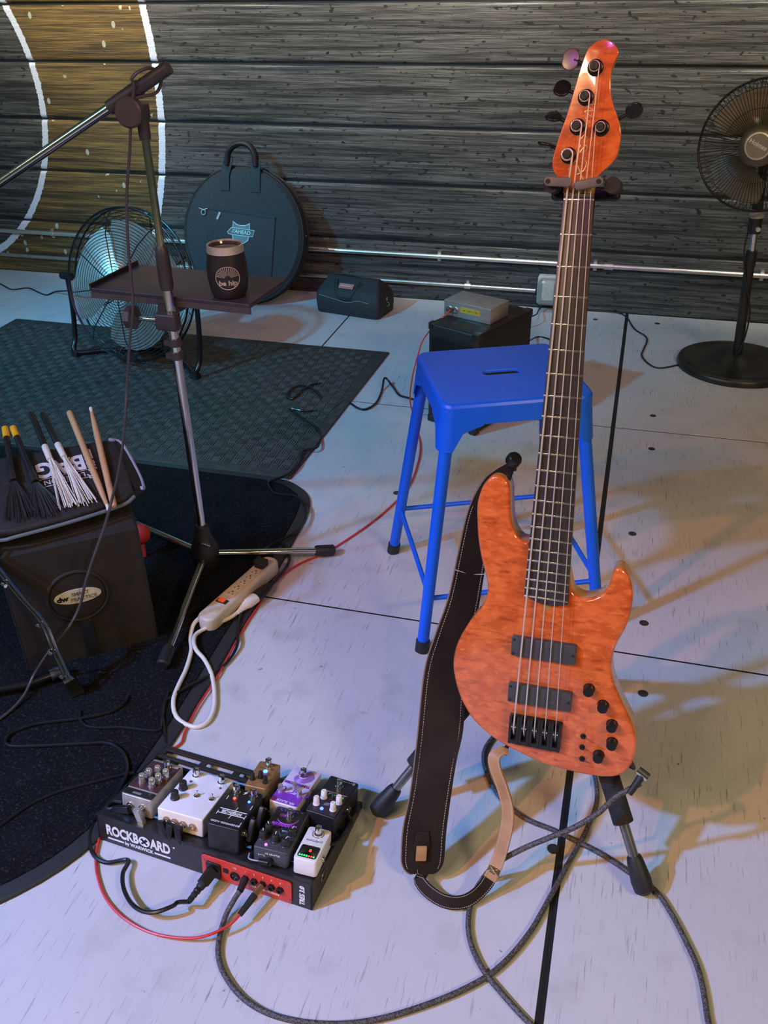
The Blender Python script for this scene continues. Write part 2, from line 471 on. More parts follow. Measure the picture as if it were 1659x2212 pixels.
MICCABLE = [(-0.985, 1.735, 1.225), (-0.9852, 1.74, 1.2106), (-0.997, 1.742, 1.1735), (-1.0079, 1.742, 1.1304), (-1.0181, 1.742, 1.0862), (-1.0398, 1.742, 1.0032), (-1.0555, 1.742, 0.9063), (-1.0625, 1.742, 0.825), (-1.0695, 1.742, 0.7614), (-1.094, 1.742, 0.6719), (-1.123, 1.742, 0.5535), (-1.1131, 1.7, 0.5013), (-1.0782, 1.61, 0.4649), (-1.0465, 1.525, 0.4423), (-1.0184, 1.4428, 0.4282), (-1.038, 1.4274, 0.3696), (-1.0681, 1.404, 0.2947), (-1.0903, 1.3866, 0.2336), (-1.1067, 1.3738, 0.1817), (-1.1215, 1.3431, 0.1468), (-1.1445, 1.2935, 0.1154), (-1.1895, 1.2741, 0.05), (-1.1946, 1.2232, 0.022), (-1.2084, 1.1592, 0.016), (-1.2535, 1.0939, 0.016)]
STRAPL = [(-0.1533, 1.2983, 0.7129), (-0.1793, 1.3007, 0.69), (-0.2005, 1.3197, 0.6528), (-0.2229, 1.3321, 0.5867), (-0.2344, 1.3173, 0.5113), (-0.2454, 1.2897, 0.4262), (-0.2618, 1.2593, 0.3611), (-0.2741, 1.2246, 0.2989), (-0.27, 1.1536, 0.2051), (-0.2664, 1.0852, 0.1347), (-0.2693, 1.0412, 0.0863), (-0.2655, 1.0118, 0.0482)]
STRAPR = [(-0.1434, 1.2957, 0.7043), (-0.1629, 1.2981, 0.6787), (-0.1757, 1.3179, 0.639), (-0.1817, 1.3345, 0.5722), (-0.1854, 1.3261, 0.5034), (-0.1908, 1.3, 0.4182), (-0.1954, 1.2728, 0.3527), (-0.1982, 1.236, 0.2832), (-0.1919, 1.1794, 0.211), (-0.1944, 1.132, 0.1761), (-0.1951, 1.0659, 0.0921), (-0.192, 1.0318, 0.0469)]
TAIL = [(-0.2243, 1.0067, 0.03), (-0.2299, 0.9947, 0.022), (-0.2091, 0.9776, 0.016), (-0.1735, 0.9666, 0.014), (-0.1387, 0.977, 0.016), (-0.1119, 1.0067, 0.03), (-0.0976, 1.0353, 0.0609), (-0.0905, 1.0667, 0.0987), (-0.0919, 1.0909, 0.1306), (-0.1067, 1.1117, 0.1627), (-0.1228, 1.1272, 0.1886), (-0.1271, 1.1385, 0.2048), (-0.115, 1.1487, 0.2125), (-0.1048, 1.1523, 0.2116)]
HBTN = [(-0.1484, 1.2918, 0.7101)]
PFCORD = [(-0.1545, 4.1628, 0.004), (-0.066, 4.1626, 0.004), (-0.0018, 4.125, 0.004), (0.0449, 3.9619, 0.004), (0.1007, 3.8577, 0.004), (0.0907, 3.7173, 0.004), (0.0851, 3.6472, 0.004), (0.1127, 3.5667, 0.004), (0.1583, 3.5277, 0.004), (0.2384, 3.5806, 0.006), (0.2698, 3.5474, 0.03)]
DFCORD = [(-3.2819, 3.9649, 0.004), (-3.1685, 3.9245, 0.004), (-3.0512, 3.8555, 0.004), (-2.9819, 3.8939, 0.004), (-2.8987, 3.8503, 0.004), (-2.8217, 3.8143, 0.004), (-2.793, 3.8543, 0.01), (-2.6342, 3.7448, 0.06)]
SPCORD = [(-0.6555, 3.5926, 0.1), (-0.4134, 3.8802, 0.05), (-0.3886, 4.0831, 0.02), (-0.3682, 4.1787, 0.03)]
SPCORD2 = [(-0.3805, 3.5692, 0.05), (-0.3591, 3.7652, 0.004), (-0.3079, 3.7539, 0.004), (-0.2428, 3.6958, 0.004)]
SCREWS = [(-0.1299, 4.0571), (0.143, 4.062), (0.1403, 3.0799), (0.1406, 2.8161), (0.097, 2.267), (0.1393, 1.8582), (0.1436, 1.6004), (-0.6174, 2.3312), (-0.0063, 1.1337)]
STICKS = [(-0.07, 0.316, 0.009), (-0.0615, -0.0285, 0.009), (-0.0487, -0.0184, 0.009), (-0.0188, 0.3172, 0.009)]
RODS = [(-0.1539, 0.3359, 0.009), (-0.1409, 0.2131, 0.009), (-0.1391, 0.0131, 0.009), (-0.1306, 0.3267, 0.009), (-0.1184, 0.2105, 0.009), (-0.1, 0.0082, 0.009)]
BRUSHES = [(-0.2199, 0.303, 0.009), (-0.2203, 0.2669, 0.009), (-0.2221, 0.1247, 0.009), (-0.2431, 0.0068, 0.009), (-0.2029, 0.2992, 0.009), (-0.2016, 0.2624, 0.009), (-0.2029, 0.106, 0.009), (-0.1841, -0.0027, 0.009)]
HWLEG = [(-1.0963, 1.2823, 0.012), (-1.0947, 1.2649, 0.061), (-1.1269, 1.2834, 0.1233), (-1.1485, 1.2946, 0.1885), (-1.1947, 1.2984, 0.2531), (-1.227, 1.3, 0.308), (-1.2737, 1.3017, 0.3887)]
HWTUBE = [(-1.3033, 1.1975, 0.03), (-1.2014, 1.2575, 0.03), (-1.1544, 1.3109, 0.03)]
# ================================================================ the setting
def mix(nt, fac, a, b, blend='MIX'):
    n = node(nt, 'ShaderNodeMix', data_type='RGBA', blend_type=blend)
    for sock, val in ((n.inputs[0], fac), (n.inputs[6], a), (n.inputs[7], b)):
        if hasattr(val, 'is_linked') or hasattr(val, 'links'):
            nt.links.new(val, sock)
        elif isinstance(val, tuple):
            sock.default_value = (*val, 1) if len(val) == 3 else val
        else:
            sock.default_value = val
    return n.outputs[2]


def ramp(nt, fac, p0, p1, c0=(0, 0, 0), c1=(1, 1, 1)):
    r = node(nt, 'ShaderNodeValToRGB')
    r.color_ramp.elements[0].position = p0
    r.color_ramp.elements[1].position = p1
    r.color_ramp.elements[0].color = (*c0, 1)
    r.color_ramp.elements[1].color = (*c1, 1)
    nt.links.new(fac, r.inputs['Fac'])
    return r.outputs['Color']


def noise(nt, vec, scale, stretch=(1, 1, 1), detail=5, rough=0.55, loc=(0, 0, 0)):
    mp = node(nt, 'ShaderNodeMapping')
    mp.inputs['Scale'].default_value = stretch
    mp.inputs['Location'].default_value = loc
    nt.links.new(vec, mp.inputs['Vector'])
    n = node(nt, 'ShaderNodeTexNoise')
    n.inputs['Scale'].default_value = scale
    n.inputs['Detail'].default_value = detail
    n.inputs['Roughness'].default_value = rough
    nt.links.new(mp.outputs['Vector'], n.inputs['Vector'])
    return n.outputs['Fac']


def new_mat(name, rough=0.5, spec=0.5):
    m = bpy.data.materials.new(name)
    MATS[name] = m
    m.use_nodes = True
    nt = m.node_tree
    b = nt.nodes['Principled BSDF']
    b.inputs['Roughness'].default_value = rough
    b.inputs['Specular IOR Level'].default_value = spec
    tc = node(nt, 'ShaderNodeTexCoord')
    return m, nt, b, tc.outputs['Object']


def bump(nt, b, h, strength, dist=0.002):
    n = node(nt, 'ShaderNodeBump')
    n.inputs['Strength'].default_value = strength
    n.inputs['Distance'].default_value = dist
    nt.links.new(h, n.inputs['Height'])
    nt.links.new(n.outputs['Normal'], b.inputs['Normal'])


# painted plywood
m, nt, b, vec = new_mat('painted_plywood', 0.42, 0.45)
c = mix(nt, ramp(nt, noise(nt, vec, 1.7), 0.3, 0.7), (0.50, 0.50, 0.52), (0.58, 0.575, 0.59))
c = mix(nt, ramp(nt, noise(nt, vec, 9, detail=8), 0.56, 0.72), c, (0.46, 0.455, 0.47))
grain = ramp(nt, noise(nt, vec, 9, (22, 1.3, 1), 6, 0.62), 0.585, 0.68)
msk = ramp(nt, noise(nt, vec, 2.3, loc=(4, 1, 0)), 0.36, 0.58)
g = node(nt, 'ShaderNodeMath', operation='MULTIPLY')
nt.links.new(grain, g.inputs[0])
nt.links.new(msk, g.inputs[1])
c = mix(nt, g.outputs[0], c, (0.24, 0.23, 0.25))
c = mix(nt, ramp(nt, noise(nt, vec, 38, detail=3, loc=(2, 9, 0)), 0.72, 0.76), c, (0.20, 0.19, 0.19))
c = mix(nt, ramp(nt, noise(nt, vec, 6, (1, 5, 1), 4, 0.7, (7, 3, 0)), 0.68, 0.80), c, (0.30, 0.29, 0.28))
nt.links.new(c, b.inputs['Base Color'])
bump(nt, b, g.outputs[0], 0.25, 0.001)
PLY = m

GAP = M('seam_black', (0.006, 0.006, 0.007), 0.6)
RUBBER = M('black_rubber', (0.012, 0.012, 0.013), 0.55)

floor = struct(MB().box((-0.7, 1.1, -0.0259), (7.2, 6.2, 0.05)).build('floor', GAP))
XS = [-4.2, -3.70, -2.47, -1.243, 0.007, 1.23, 2.45]
YS = [-1.93, -0.71, 0.512, 1.732, 2.952, 4.168]
for i in range(len(XS) - 1):
    for j in range(len(YS) - 1):
        x0, x1, y0, y1 = XS[i], XS[i + 1], YS[j], YS[j + 1]
        ga = 0.0070 if abs(x0 - 0.007) < 1e-6 else 0.0030
        gb = 0.0070 if abs(x1 - 0.007) < 1e-6 else 0.0030
        poly = [(x0 + ga, y0 + 0.0030), (x1 - gb, y0 + 0.0030), (x1 - gb, y1 - 0.0030), (x0 + ga, y1 - 0.0030)]
        MB().prism(poly, -0.0028, 0.0, r=0.0008, rb=0, steps=1).build('floor_panel', PLY, floor)
for s in (-1, 1):
    MB().box((0.007 + s * 0.0036, 1.1, -0.0018), (0.0042, 6.1, 0.0024)).build('joint_strip', RUBBER, floor)
scr = None
SCREW = M('screw_steel', (0.09, 0.08, 0.07), 0.45, 0.7)
extra = [(1.1, 3.05), (1.12, 2.85), (-1.12, 4.02)]
for x, y in SCREWS + extra:
    if scr is None:
        scr = MB().lathe([(0.0115, 0.0001), (0.0115, 0.0007), (0.006, 0.0011), (0.0045, 0.0003)], 12).build('screw', SCREW, floor)
        scr.location = (x, y, 0)
    else:
        c_ = dup(scr, floor)
        c_.location = (x, y, 0)

# weathered plank mural wall
m, nt, b, vec = new_mat('plank_mural', 0.34, 0.4)
b.inputs['Coat Weight'].default_value = 0.12
b.inputs['Coat Roughness'].default_value = 0.25
sep = node(nt, 'ShaderNodeSeparateXYZ')
nt.links.new(vec, sep.inputs[0])


def circle_field(cx, cz):
    d = node(nt, 'ShaderNodeVectorMath', operation='DISTANCE')
    cb = node(nt, 'ShaderNodeCombineXYZ')
    nt.links.new(sep.outputs['X'], cb.inputs['X'])
    nt.links.new(sep.outputs['Z'], cb.inputs['Z'])
    wob = node(nt, 'ShaderNodeVectorMath', operation='ADD')
    nn = node(nt, 'ShaderNodeTexNoise')
    nn.inputs['Scale'].default_value = 90
    nt.links.new(vec, nn.inputs['Vector'])
    sc_ = node(nt, 'ShaderNodeVectorMath', operation='SCALE')
    sc_.inputs['Scale'].default_value = 0.012
    nt.links.new(nn.outputs['Color'], sc_.inputs[0])
    nt.links.new(cb.outputs[0], wob.inputs[0])
    nt.links.new(sc_.outputs[0], wob.inputs[1])
    nt.links.new(wob.outputs[0], d.inputs[0])
    d.inputs[1].default_value = (cx, 0.006, cz)
    return d.outputs['Value']


def math_(op, a, bb):
    n = node(nt, 'ShaderNodeMath', operation=op)
    for s, v_ in ((n.inputs[0], a), (n.inputs[1], bb)):
        if isinstance(v_, (int, float)):
            s.default_value = v_
        else:
            nt.links.new(v_, s)
    return n.outputs[0]


streak = noise(nt, vec, 5, (1.0, 1, 75), 12, 0.78)
streak2 = noise(nt, vec, 3, (0.7, 1, 26), 6, 0.6, (3, 0, 5))
grey = ramp(nt, streak, 0.40, 0.62, (0.006, 0.006, 0.006), (0.165, 0.160, 0.145))
grey = mix(nt, ramp(nt, streak2, 0.38, 0.58), (0.010, 0.010, 0.010), grey)
gold = ramp(nt, streak, 0.40, 0.60, (0.02, 0.012, 0.003), (0.27, 0.165, 0.038))
gold = mix(nt, ramp(nt, streak2, 0.34, 0.58), (0.02, 0.012, 0.003), gold)
dn = circle_field(-3.736, 0.87)
do = circle_field(-4.17, 0.95)
inband = math_('MULTIPLY', math_('GREATER_THAN', dn, 0.868), math_('LESS_THAN', do, 1.94))
vor = node(nt, 'ShaderNodeTexVoronoi')
vor.inputs['Scale'].default_value = 17
mpv = node(nt, 'ShaderNodeMapping')
mpv.inputs['Scale'].default_value = (1.25, 1, 0.8)
nt.links.new(vec, mpv.inputs['Vector'])
nt.links.new(mpv.outputs[0], vor.inputs['Vector'])
splash = math_('MULTIPLY', math_('LESS_THAN', vor.outputs['Distance'], 0.20), math_('GREATER_THAN', noise(nt, vec, 4, loc=(1, 1, 1)), 0.53))
gold = mix(nt, splash, gold, (0.36, 0.37, 0.28))
c = mix(nt, inband, grey, gold)
blot = math_('MULTIPLY', math_('GREATER_THAN', noise(nt, vec, 34, (1, 1, 1.7), 2, 0.45, (5, 2, 8)), 0.655), math_('LESS_THAN', inband, 0.5))
c = mix(nt, blot, c, (0.006, 0.006, 0.006))
line = math_('MAXIMUM', math_('LESS_THAN', math_('ABSOLUTE', math_('SUBTRACT', dn, 0.868), 0), 0.016),
             math_('LESS_THAN', math_('ABSOLUTE', math_('SUBTRACT', do, 1.94), 0), 0.017))
c = mix(nt, line, c, (0.62, 0.66, 0.74))
nt.links.new(c, b.inputs['Base Color'])
bump(nt, b, noise(nt, vec, 7, (0.8, 1, 55), 8, 0.75), 0.8, 0.005)
nt.links.new(ramp(nt, noise(nt, vec, 6, (0.6, 1, 30), 5, 0.6, (0, 4, 2)), 0.35, 0.7, (0.30,) * 3, (0.55,) * 3), b.inputs['Roughness'])
MURAL = m

wall = struct(MB().box((-0.8, 4.22, 1.5), (7.6, 0.08, 3.3)).build('wall_back', GAP))
ZS = [-0.015, 0.273, 0.529, 0.772, 1.025, 1.263, 1.515, 1.77, 2.02, 2.27, 2.52, 2.77]
for i in range(len(ZS) - 1):
    z0, z1 = ZS[i] + 0.004, ZS[i + 1] - 0.004
    prof = []
    for k in range(7):
        a = math.pi / 2 * k / 6
        prof.append((4.170 + 0.014 * (1 - math.sin(a)), z0 + 0.02 * (1 - math.cos(a))))
    for k in range(7):
        a = math.pi / 2 * k / 6
        prof.append((4.170 + 0.014 * (1 - math.cos(a)), z1 - 0.02 + 0.02 * math.sin(a)))
    rings = [[(x, y, z) for y, z in prof + [(4.185, z1), (4.185, z0)]] for x in (-4.55, 2.95)]
    MB().layers(rings).build('plank', MURAL, wall, sharp=50)

# conduit along the wall
EMT = M('galvanised_pipe', (0.62, 0.64, 0.62), 0.28, 0.9, var=0.08, scale=20)
DARKPIPE = M('painted_pipe', (0.05, 0.052, 0.055), 0.25, 0.3)
t = thing('electrical_conduit', 'long shiny metal conduit pipe clamped along the foot of the wall', 'pipe', (-3.5, 4.15, 0.217))
MB().cyl((0, 0, 0), (5.9, 0, 0), 0.0115, n=14).build('pipe', EMT, t)
for x in (0.55, 1.75, 2.62, 3.34, 4.05):
    MB().box((x, 0.012, 0), (0.016, 0.02, 0.045)).cyl((x - 0.008, 0, 0), (x + 0.008, 0, 0), 0.0145, n=14).build('clamp', EMT, t)
for x in (3.40, 4.98):
    MB().cyl((x - 0.02, 0, 0), (x + 0.02, 0, 0), 0.0155, n=14).build('coupling', EMT, t)
t = thing('electrical_conduit', 'lower conduit pipe running to the outlet box near the floor', 'pipe', (-3.6, 4.152, 0.088))
MB().cyl((0, 0, 0), (3.18, 0, -0.004), 0.010, n=14).build('pipe', M('conduit_dull', (0.40, 0.42, 0.43), 0.3, 0.85), t)
for x in (1.4, 2.86):
    MB().cyl((x - 0.015, 0, -0.003), (x + 0.015, 0, -0.003), 0.0145, n=12).box((x, 0.008, 0.004), (0.014, 0.016, 0.036)).build('clamp', EMT, t)
t = thing('outlet_box', 'grey weatherproof outlet box with a clear bubble cover low on the wall', 'outlet box', (-0.36, 4.168, 0.095))
MB().prism(rrect(0.10, 0.135, 0.012), 0.0, 0.035, RX(90), r=0.004).build('back_box', M('outlet_grey', (0.42, 0.45, 0.44), 0.45), t)
MB().prism(rrect(0.088, 0.115, 0.018), 0.035, 0.085, RX(90), r=0.014, rb=0).build('bubble_cover', M('clear_plastic', (0.80, 0.86, 0.84), 0.12, trans=0.75, var=0.02), t)
MB().prism(rrect(0.05, 0.08, 0.006), 0.035, 0.042, RX(90), r=0.001).build('socket_plate', M('outlet_beige', (0.62, 0.60, 0.52), 0.5), t)

# ---------------------------------------------------------------- mats
MATR = M('mat_rubber', (0.045, 0.050, 0.049), 0.55, var=0.35, scale=60)
t = thing('rubber_mat', 'large black rubber floor mat with basket-weave tread under the floor fan', 'floor mat', (-2.754, 2.333, 0))
W, D = 1.815, 1.122
MB().prism([(0, 0), (W - 0.03, 0), (W, D - 0.01), (0, D + 0.01)], 0.0, 0.0075, r=0.003, rb=0).build('base', MATR, t)
mb = MB()
cs = 0.0345
nx, ny = int((W - 0.08) / cs), int((D - 0.08) / cs)
for i in range(nx):
    for j in range(ny):
        x, y = 0.035 + (i + 0.5) * cs, 0.04 + (j + 0.5) * cs
        for k in range(4):
            o_ = (k - 1.5) * cs * 0.235
            if (i + j) % 2:
                mb.box((x + o_, y, 0.0082), (cs * 0.14, cs * 0.82, 0.0030))
            else:
                mb.box((x, y + o_, 0.0082), (cs * 0.82, cs * 0.14, 0.0030))
stuff(mb.build('tread', M('mat_tread', (0.066, 0.072, 0.070), 0.5, var=0.3, scale=30), t, sharp=0))

m, nt, b, vec = new_mat('rug_pile', 0.95, 0.1)
c = mix(nt, ramp(nt, noise(nt, vec, 160, detail=6, rough=0.8), 0.54, 0.72), (0.0075, 0.0078, 0.010), (0.10, 0.10, 0.11))
c = mix(nt, ramp(nt, noise(nt, vec, 14, detail=4), 0.4, 0.7), c, mix(nt, 0.35, c, (0.02, 0.021, 0.026)))
nt.links.new(c, b.inputs['Base Color'])
bump(nt, b, noise(nt, vec, 240, detail=4, rough=0.7), 1.0, 0.006)
t = thing('rug', 'black flecked carpet rug with a rubber border under the drum gear', 'rug', (-1.7, 1.5, 0))
edge = [(-1.1, 0.83), (0.66, 0.83), (0.76, 0.80), (0.845, 0.70), (0.870, 0.45), (0.880, 0.02), (0.886, -0.29), (0.862, -0.56), (0.755, -0.735), (0.58, -0.86), (0.30, -0.97), (-0.4, -1.02), (-1.1, -1.02)]
outl = edge[:1] + [tuple(p)[:2] for p in catmull([(x, y, 0) for x, y in edge[1:12]], 5)] + edge[12:]
MB().prism(outl, 0.0, 0.008, r=0.004, rb=0).build('rubber_border', M('rug_border', (0.022, 0.023, 0.026), 0.5), t)
inn = offset(outl[::-1] if area2(outl) < 0 else outl, 0.032)
MB().prism(inn, 0.006, 0.0115, r=0.003, rb=0).build('carpet_pile', MATS['rug_pile'], t)
# ================================================================ bass guitar
m, nt, b, vec = new_mat('quilted_maple', 0.16, 0.5)
b.inputs['Coat Weight'].default_value = 0.9
b.inputs['Coat Roughness'].default_value = 0.03
q1 = noise(nt, vec, 46, (0.8, 1.5, 1), 2, 0.45)
q2 = noise(nt, vec, 85, (0.75, 1.5, 1), 3, 0.5, (3, 1, 2))
c = mix(nt, ramp(nt, q1, 0.38, 0.64), (0.50, 0.092, 0.019), (0.66, 0.145, 0.033))
c = mix(nt, ramp(nt, q2, 0.55, 0.75), c, (0.74, 0.19, 0.046))
c = mix(nt, ramp(nt, noise(nt, vec, 60, (0.55, 1.8, 1), 4, 0.55, (8, 8, 1)), 0.58, 0.74), c, (0.33, 0.055, 0.013))
nt.links.new(c, b.inputs['Base Color'])
bump(nt, b, q2, 0.10, 0.0006)
QUILT = m
MAPLE = M('clear_maple', (0.68, 0.39, 0.13), 0.22, coat=0.5, col2=(0.58, 0.31, 0.09), scale=30, stretch=(1, 0.3, 6))
EBONY = M('ebony', (0.040, 0.034, 0.030), 0.42, col2=(0.018, 0.016, 0.015), scale=14, stretch=(14, 0.6, 1))
FRETM = M('fret_wire', (0.78, 0.74, 0.68), 0.22, 1.0)
STRING = M('nickel_string', (0.86, 0.78, 0.68), 0.38, 0.6)
BLK = M('black_hardware', (0.014, 0.014, 0.016), 0.32, 0.4)
PICKM = M('pickup_plastic', (0.050, 0.050, 0.050), 0.42)
GREY = M('grey_key', (0.17, 0.16, 0.15), 0.35, 0.6)

BM = Matrix.Identity(4)
for i_ in range(3):
    for j_ in range(3):
        BM[i_][j_] = BASSMAT[1 + i_][j_]
    BM[i_][3] = BASSMAT[0][i_]
bass = thing('bass_guitar', 'five-string orange quilted-top bass guitar hanging on the black stand', 'bass guitar', mat=BM)
TOPZ = -0.010
outl = [tuple(p)[:2] for p in catmull([(x, y, 0) for x, y in BODY], 4)]
# join the two cutaways under the neck heel
outl = outl + [(0.028, 0.30), (-0.028, 0.30)]
if area2(outl) < 0:
    outl = outl[::-1]
MB().prism(outl, TOPZ - 0.046, TOPZ - 0.007, r=0.0, rb=0.005).build('body', MAPLE, bass, label='cream maple body sides and back')
MB().prism(outl, TOPZ - 0.0075, TOPZ, r=0.006, rb=0.0, steps=5).build('body_top', QUILT, bass, label='glossy orange quilted maple top')
# neck, fretboard, frets
nw, bw = 0.0216, 0.0360
SC_L = 0.8636


def half(y):
    return nw + (bw - nw) * (0.867 - y) / (0.867 - 0.2455)


end = [(-half(0.242), 0.2425), (-0.0156, 0.2337), (0.0, 0.2315), (0.0155, 0.2316), (half(0.237), 0.2364)]
fb = [(-half(0.872), 0.8735), *end, (half(0.872), 0.8725)]
MB().prism(fb, TOPZ, 0.0, r=0.0012, rb=0, steps=2).build('fretboard', EBONY, bass)
rings = []
for y in (0.29, 0.36, 0.45, 0.6, 0.75, 0.85, 0.885):
    h = half(y) - 0.0005
    dp = 0.028 if y < 0.35 else 0.017 - 0.004 * (y - 0.36)
    rings.append([(h * math.cos(math.pi * k / 12), y, TOPZ - dp * math.sin(math.pi * k / 12)) for k in range(13)])
MB().layers(rings).build('neck', MAPLE, bass)
for nfr in range(0, 23):
    y = SC_L * 2 ** (-nfr / 12.0)
    h = half(y) + 0.0002
    MB().prism([(-h, y - 0.0012), (h, y - 0.0012), (h, y + 0.0012), (-h, y + 0.0012)], -0.0002, 0.0011, r=0.0005, rb=0, steps=2).build('fret', FRETM, bass)
MB().box((0, 0.8695, -0.001), (0.043, 0.004, 0.006)).build('nut', M('nut_black', (0.03, 0.028, 0.026), 0.4), bass)
tx, ty = TRUSS[0]
MB().prism(rrect(0.013, 0.018, 0.006, cx=tx, cy=ty + 0.004), TOPZ - 0.0005, TOPZ + 0.0006, r=0.0003).build('truss_rod_slot', M('truss_brass', (0.55, 0.32, 0.08), 0.35, 0.5), bass)
# headstock
hs = [tuple(p)[:2] for p in catmull([(x, y, 0) for x, y in HEAD], 4)]
MB().prism(hs, -0.028, -0.0135, r=0.0, rb=0.002).build('headstock', MAPLE, bass, label='cream maple headstock edge and back')
MB().prism(hs, -0.014, -0.012, r=0.0012, rb=0, steps=3).build('headstock_face', QUILT, bass, label='glossy orange headstock face')
# signature inlay
INLAY = M('gold_inlay', (0.72, 0.50, 0.24), 0.35, 0.5)
sig = []
mb = MB()
D0, D1 = V((-0.006, 0.905, -0.0118)), V((0.004, 0.99, -0.0118))


def sg(pts, r=0.0007):
    ax = (D1 - D0).normalized()
    ay = V((-ax.y, ax.x, 0))
    P = [D0 + ax * u + ay * v_ for u, v_ in pts]
    mb.tube(catmull(P, 5), r, 5, flat=0.5)


sg([(-0.012, -0.010), (0.012, 0.006)], 0.0010)
sg([(0.002, 0.012), (-0.002, 0.014), (0.006, 0.010), (0.014, 0.004), (0.016, -0.005), (0.010, -0.010), (0.0, -0.008), (-0.006, 0.000)])
sg([(0.024, 0.002), (0.030, -0.001), (0.034, -0.004), (0.031, -0.007), (0.026, -0.005), (0.024, 0.0), (0.027, 0.004), (0.034, 0.003)])
sg([(0.042, 0.004), (0.048, 0.0), (0.044, -0.004), (0.050, 0.003), (0.056, -0.002), (0.060, 0.004), (0.064, -0.003), (0.070, 0.004)])
sg([(0.072, -0.006), (0.078, 0.006), (0.081, -0.005), (0.086, 0.005), (0.089, -0.005), (0.094, 0.003)])
mb.build('signature_inlay', INLAY, bass)
# tuners
SY = [0.0075, 0.0058, 0.0045, 0.0033, 0.0075]
tilts = (8, 40, 62, 84, 60)
for k in range(5):
    px, py = POSTS[k]
    kx, ky = KEYS[k]
    sx, sy = SHAFT[k]
    tn = MB().lathe([(0.0112, -0.0125), (0.0112, -0.0105), (0.0100, -0.0092), (0.0078, -0.0088)], 22, T((px, py, 0))).lathe(
        [(0.0075, -0.0125), (0.0075, -0.001), (0.0056, 0.0005), (0.0056, 0.0055), (0.0058, 0.0065), (0.0058, 0.0085), (0.0052, 0.0092)], 18, T((px, py, 0))).build('tuner', BLK, bass)
    MB().box((px, py, 0.0092), (0.0022, 0.010, 0.0012), rot=RZ(25 * k)).build('string_slot', M('slot_dark', (0.004, 0.004, 0.004), 0.6), tn)
    d = (V((kx, ky, 0)) - V((px, py, 0)))
    a = math.degrees(math.atan2(ky - sy, kx - sx))
    MB().cyl((px, py, -0.024), (kx * 0.75 + sx * 0.25, ky * 0.75 + sy * 0.25, -0.024), 0.0030, 0.0026, 12).build('shaft', BLK, tn)
    ear = []
    for q in range(28):
        t_ = 2 * math.pi * q / 28
        rr = 0.0120 + 0.0035 * abs(math.sin(t_))
        ear.append((rr * math.cos(t_) * 0.95, rr * math.sin(t_)))
    mt = T((kx, ky, -0.024)) @ RZ(a) @ RX(tilts[k])
    MB().prism(ear, -0.0022, 0.0022, mt, r=0.0020, steps=3).build('tuner_button', GREY if k == 0 else BLK, tn)
# strings
gauges = (0.00155, 0.00125, 0.00100, 0.00080, 0.00062)
order = (3, 2, 1, 0, 4)
for k in range(5):
    xb = -0.036 + 0.018 * k
    xn = -0.0170 + 0.0085 * k
    ps = POSTS[order[k]]
    sgn = 1 if order[k] != 4 else -1
    rp = 0.0060 + gauges[k]
    pts = [(xb, -0.018, -0.004), (xb, -0.004, 0.0050), (xb, 0.0, 0.0056), (xn, 0.8695, 0.0026), (ps[0] + sgn * rp, ps[1], 0.003)]
    for q in range(1, 30):
        a = (q * math.pi * 2 / 12) * sgn
        pts.append((ps[0] + sgn * rp * math.cos(a), ps[1] + sgn * rp * math.sin(a), 0.003 - 0.00012 * q + (0.0035 if q > 12 else 0) * (q - 12) / 17))
    MB().tube(pts, gauges[k], 7).build('string', STRING, bass)
# pickups
for yc, nm in ((0.1490, 'a'), (0.0620, 'b')):
    pk = MB().prism(rrect(0.1075, 0.0345, 0.002, 3, 0.003, yc), TOPZ - 0.001, 0.0015, r=0.0012, rb=0, steps=2).build('pickup', PICKM, bass)
    for sx, sy in ((-0.0465, 0.0125), (-0.0465, -0.0125), (0.0525, 0.0)):
        MB().lathe([(0.0022, 0.0012), (0.0022, 0.0019), (0.0012, 0.0019), (0.0010, 0.0013)], 12, T((sx, yc + sy, 0))).build('screw', BLK, pk)
    if nm == 'b':
        scribble('maker_mark', M('mark_grey', (0.12, 0.12, 0.12), 0.5), pk, T((0.012, yc - 0.004, 0.0016)), 0.036, 0.004, 7, 0.0003)
# bridge: five single saddles
br = MB().prism(rrect(0.0905, 0.010, 0.002, 3, 0.0, 0.0140), TOPZ - 0.001, TOPZ + 0.004, r=0.001, rb=0).build('bridge', BLK, bass)
SADM = M('bridge_black', (0.030, 0.030, 0.030), 0.36, 0.5)
for k in range(5):
    x = -0.036 + 0.018 * k
    sd = MB().box((x - 0.0066, -0.008, -0.003), (0.0042, 0.052, 0.012)).box((x + 0.0066, -0.008, -0.003), (0.0042, 0.052, 0.012)).box((x, -0.008, -0.0085), (0.0172, 0.052, 0.004)).box((x, 0.0, -0.001), (0.0086, 0.012, 0.011)).box((x, -0.030, -0.003), (0.009, 0.007, 0.011)).build('saddle', SADM, br)
    MB().cyl((x - 0.003, 0.0005, 0.003), (x - 0.003, 0.0005, 0.0056), 0.0013, n=8).cyl((x + 0.003, 0.0005, 0.003), (x + 0.003, 0.0005, 0.0056), 0.0013, n=8).build('saddle_screw', FRETM, sd)
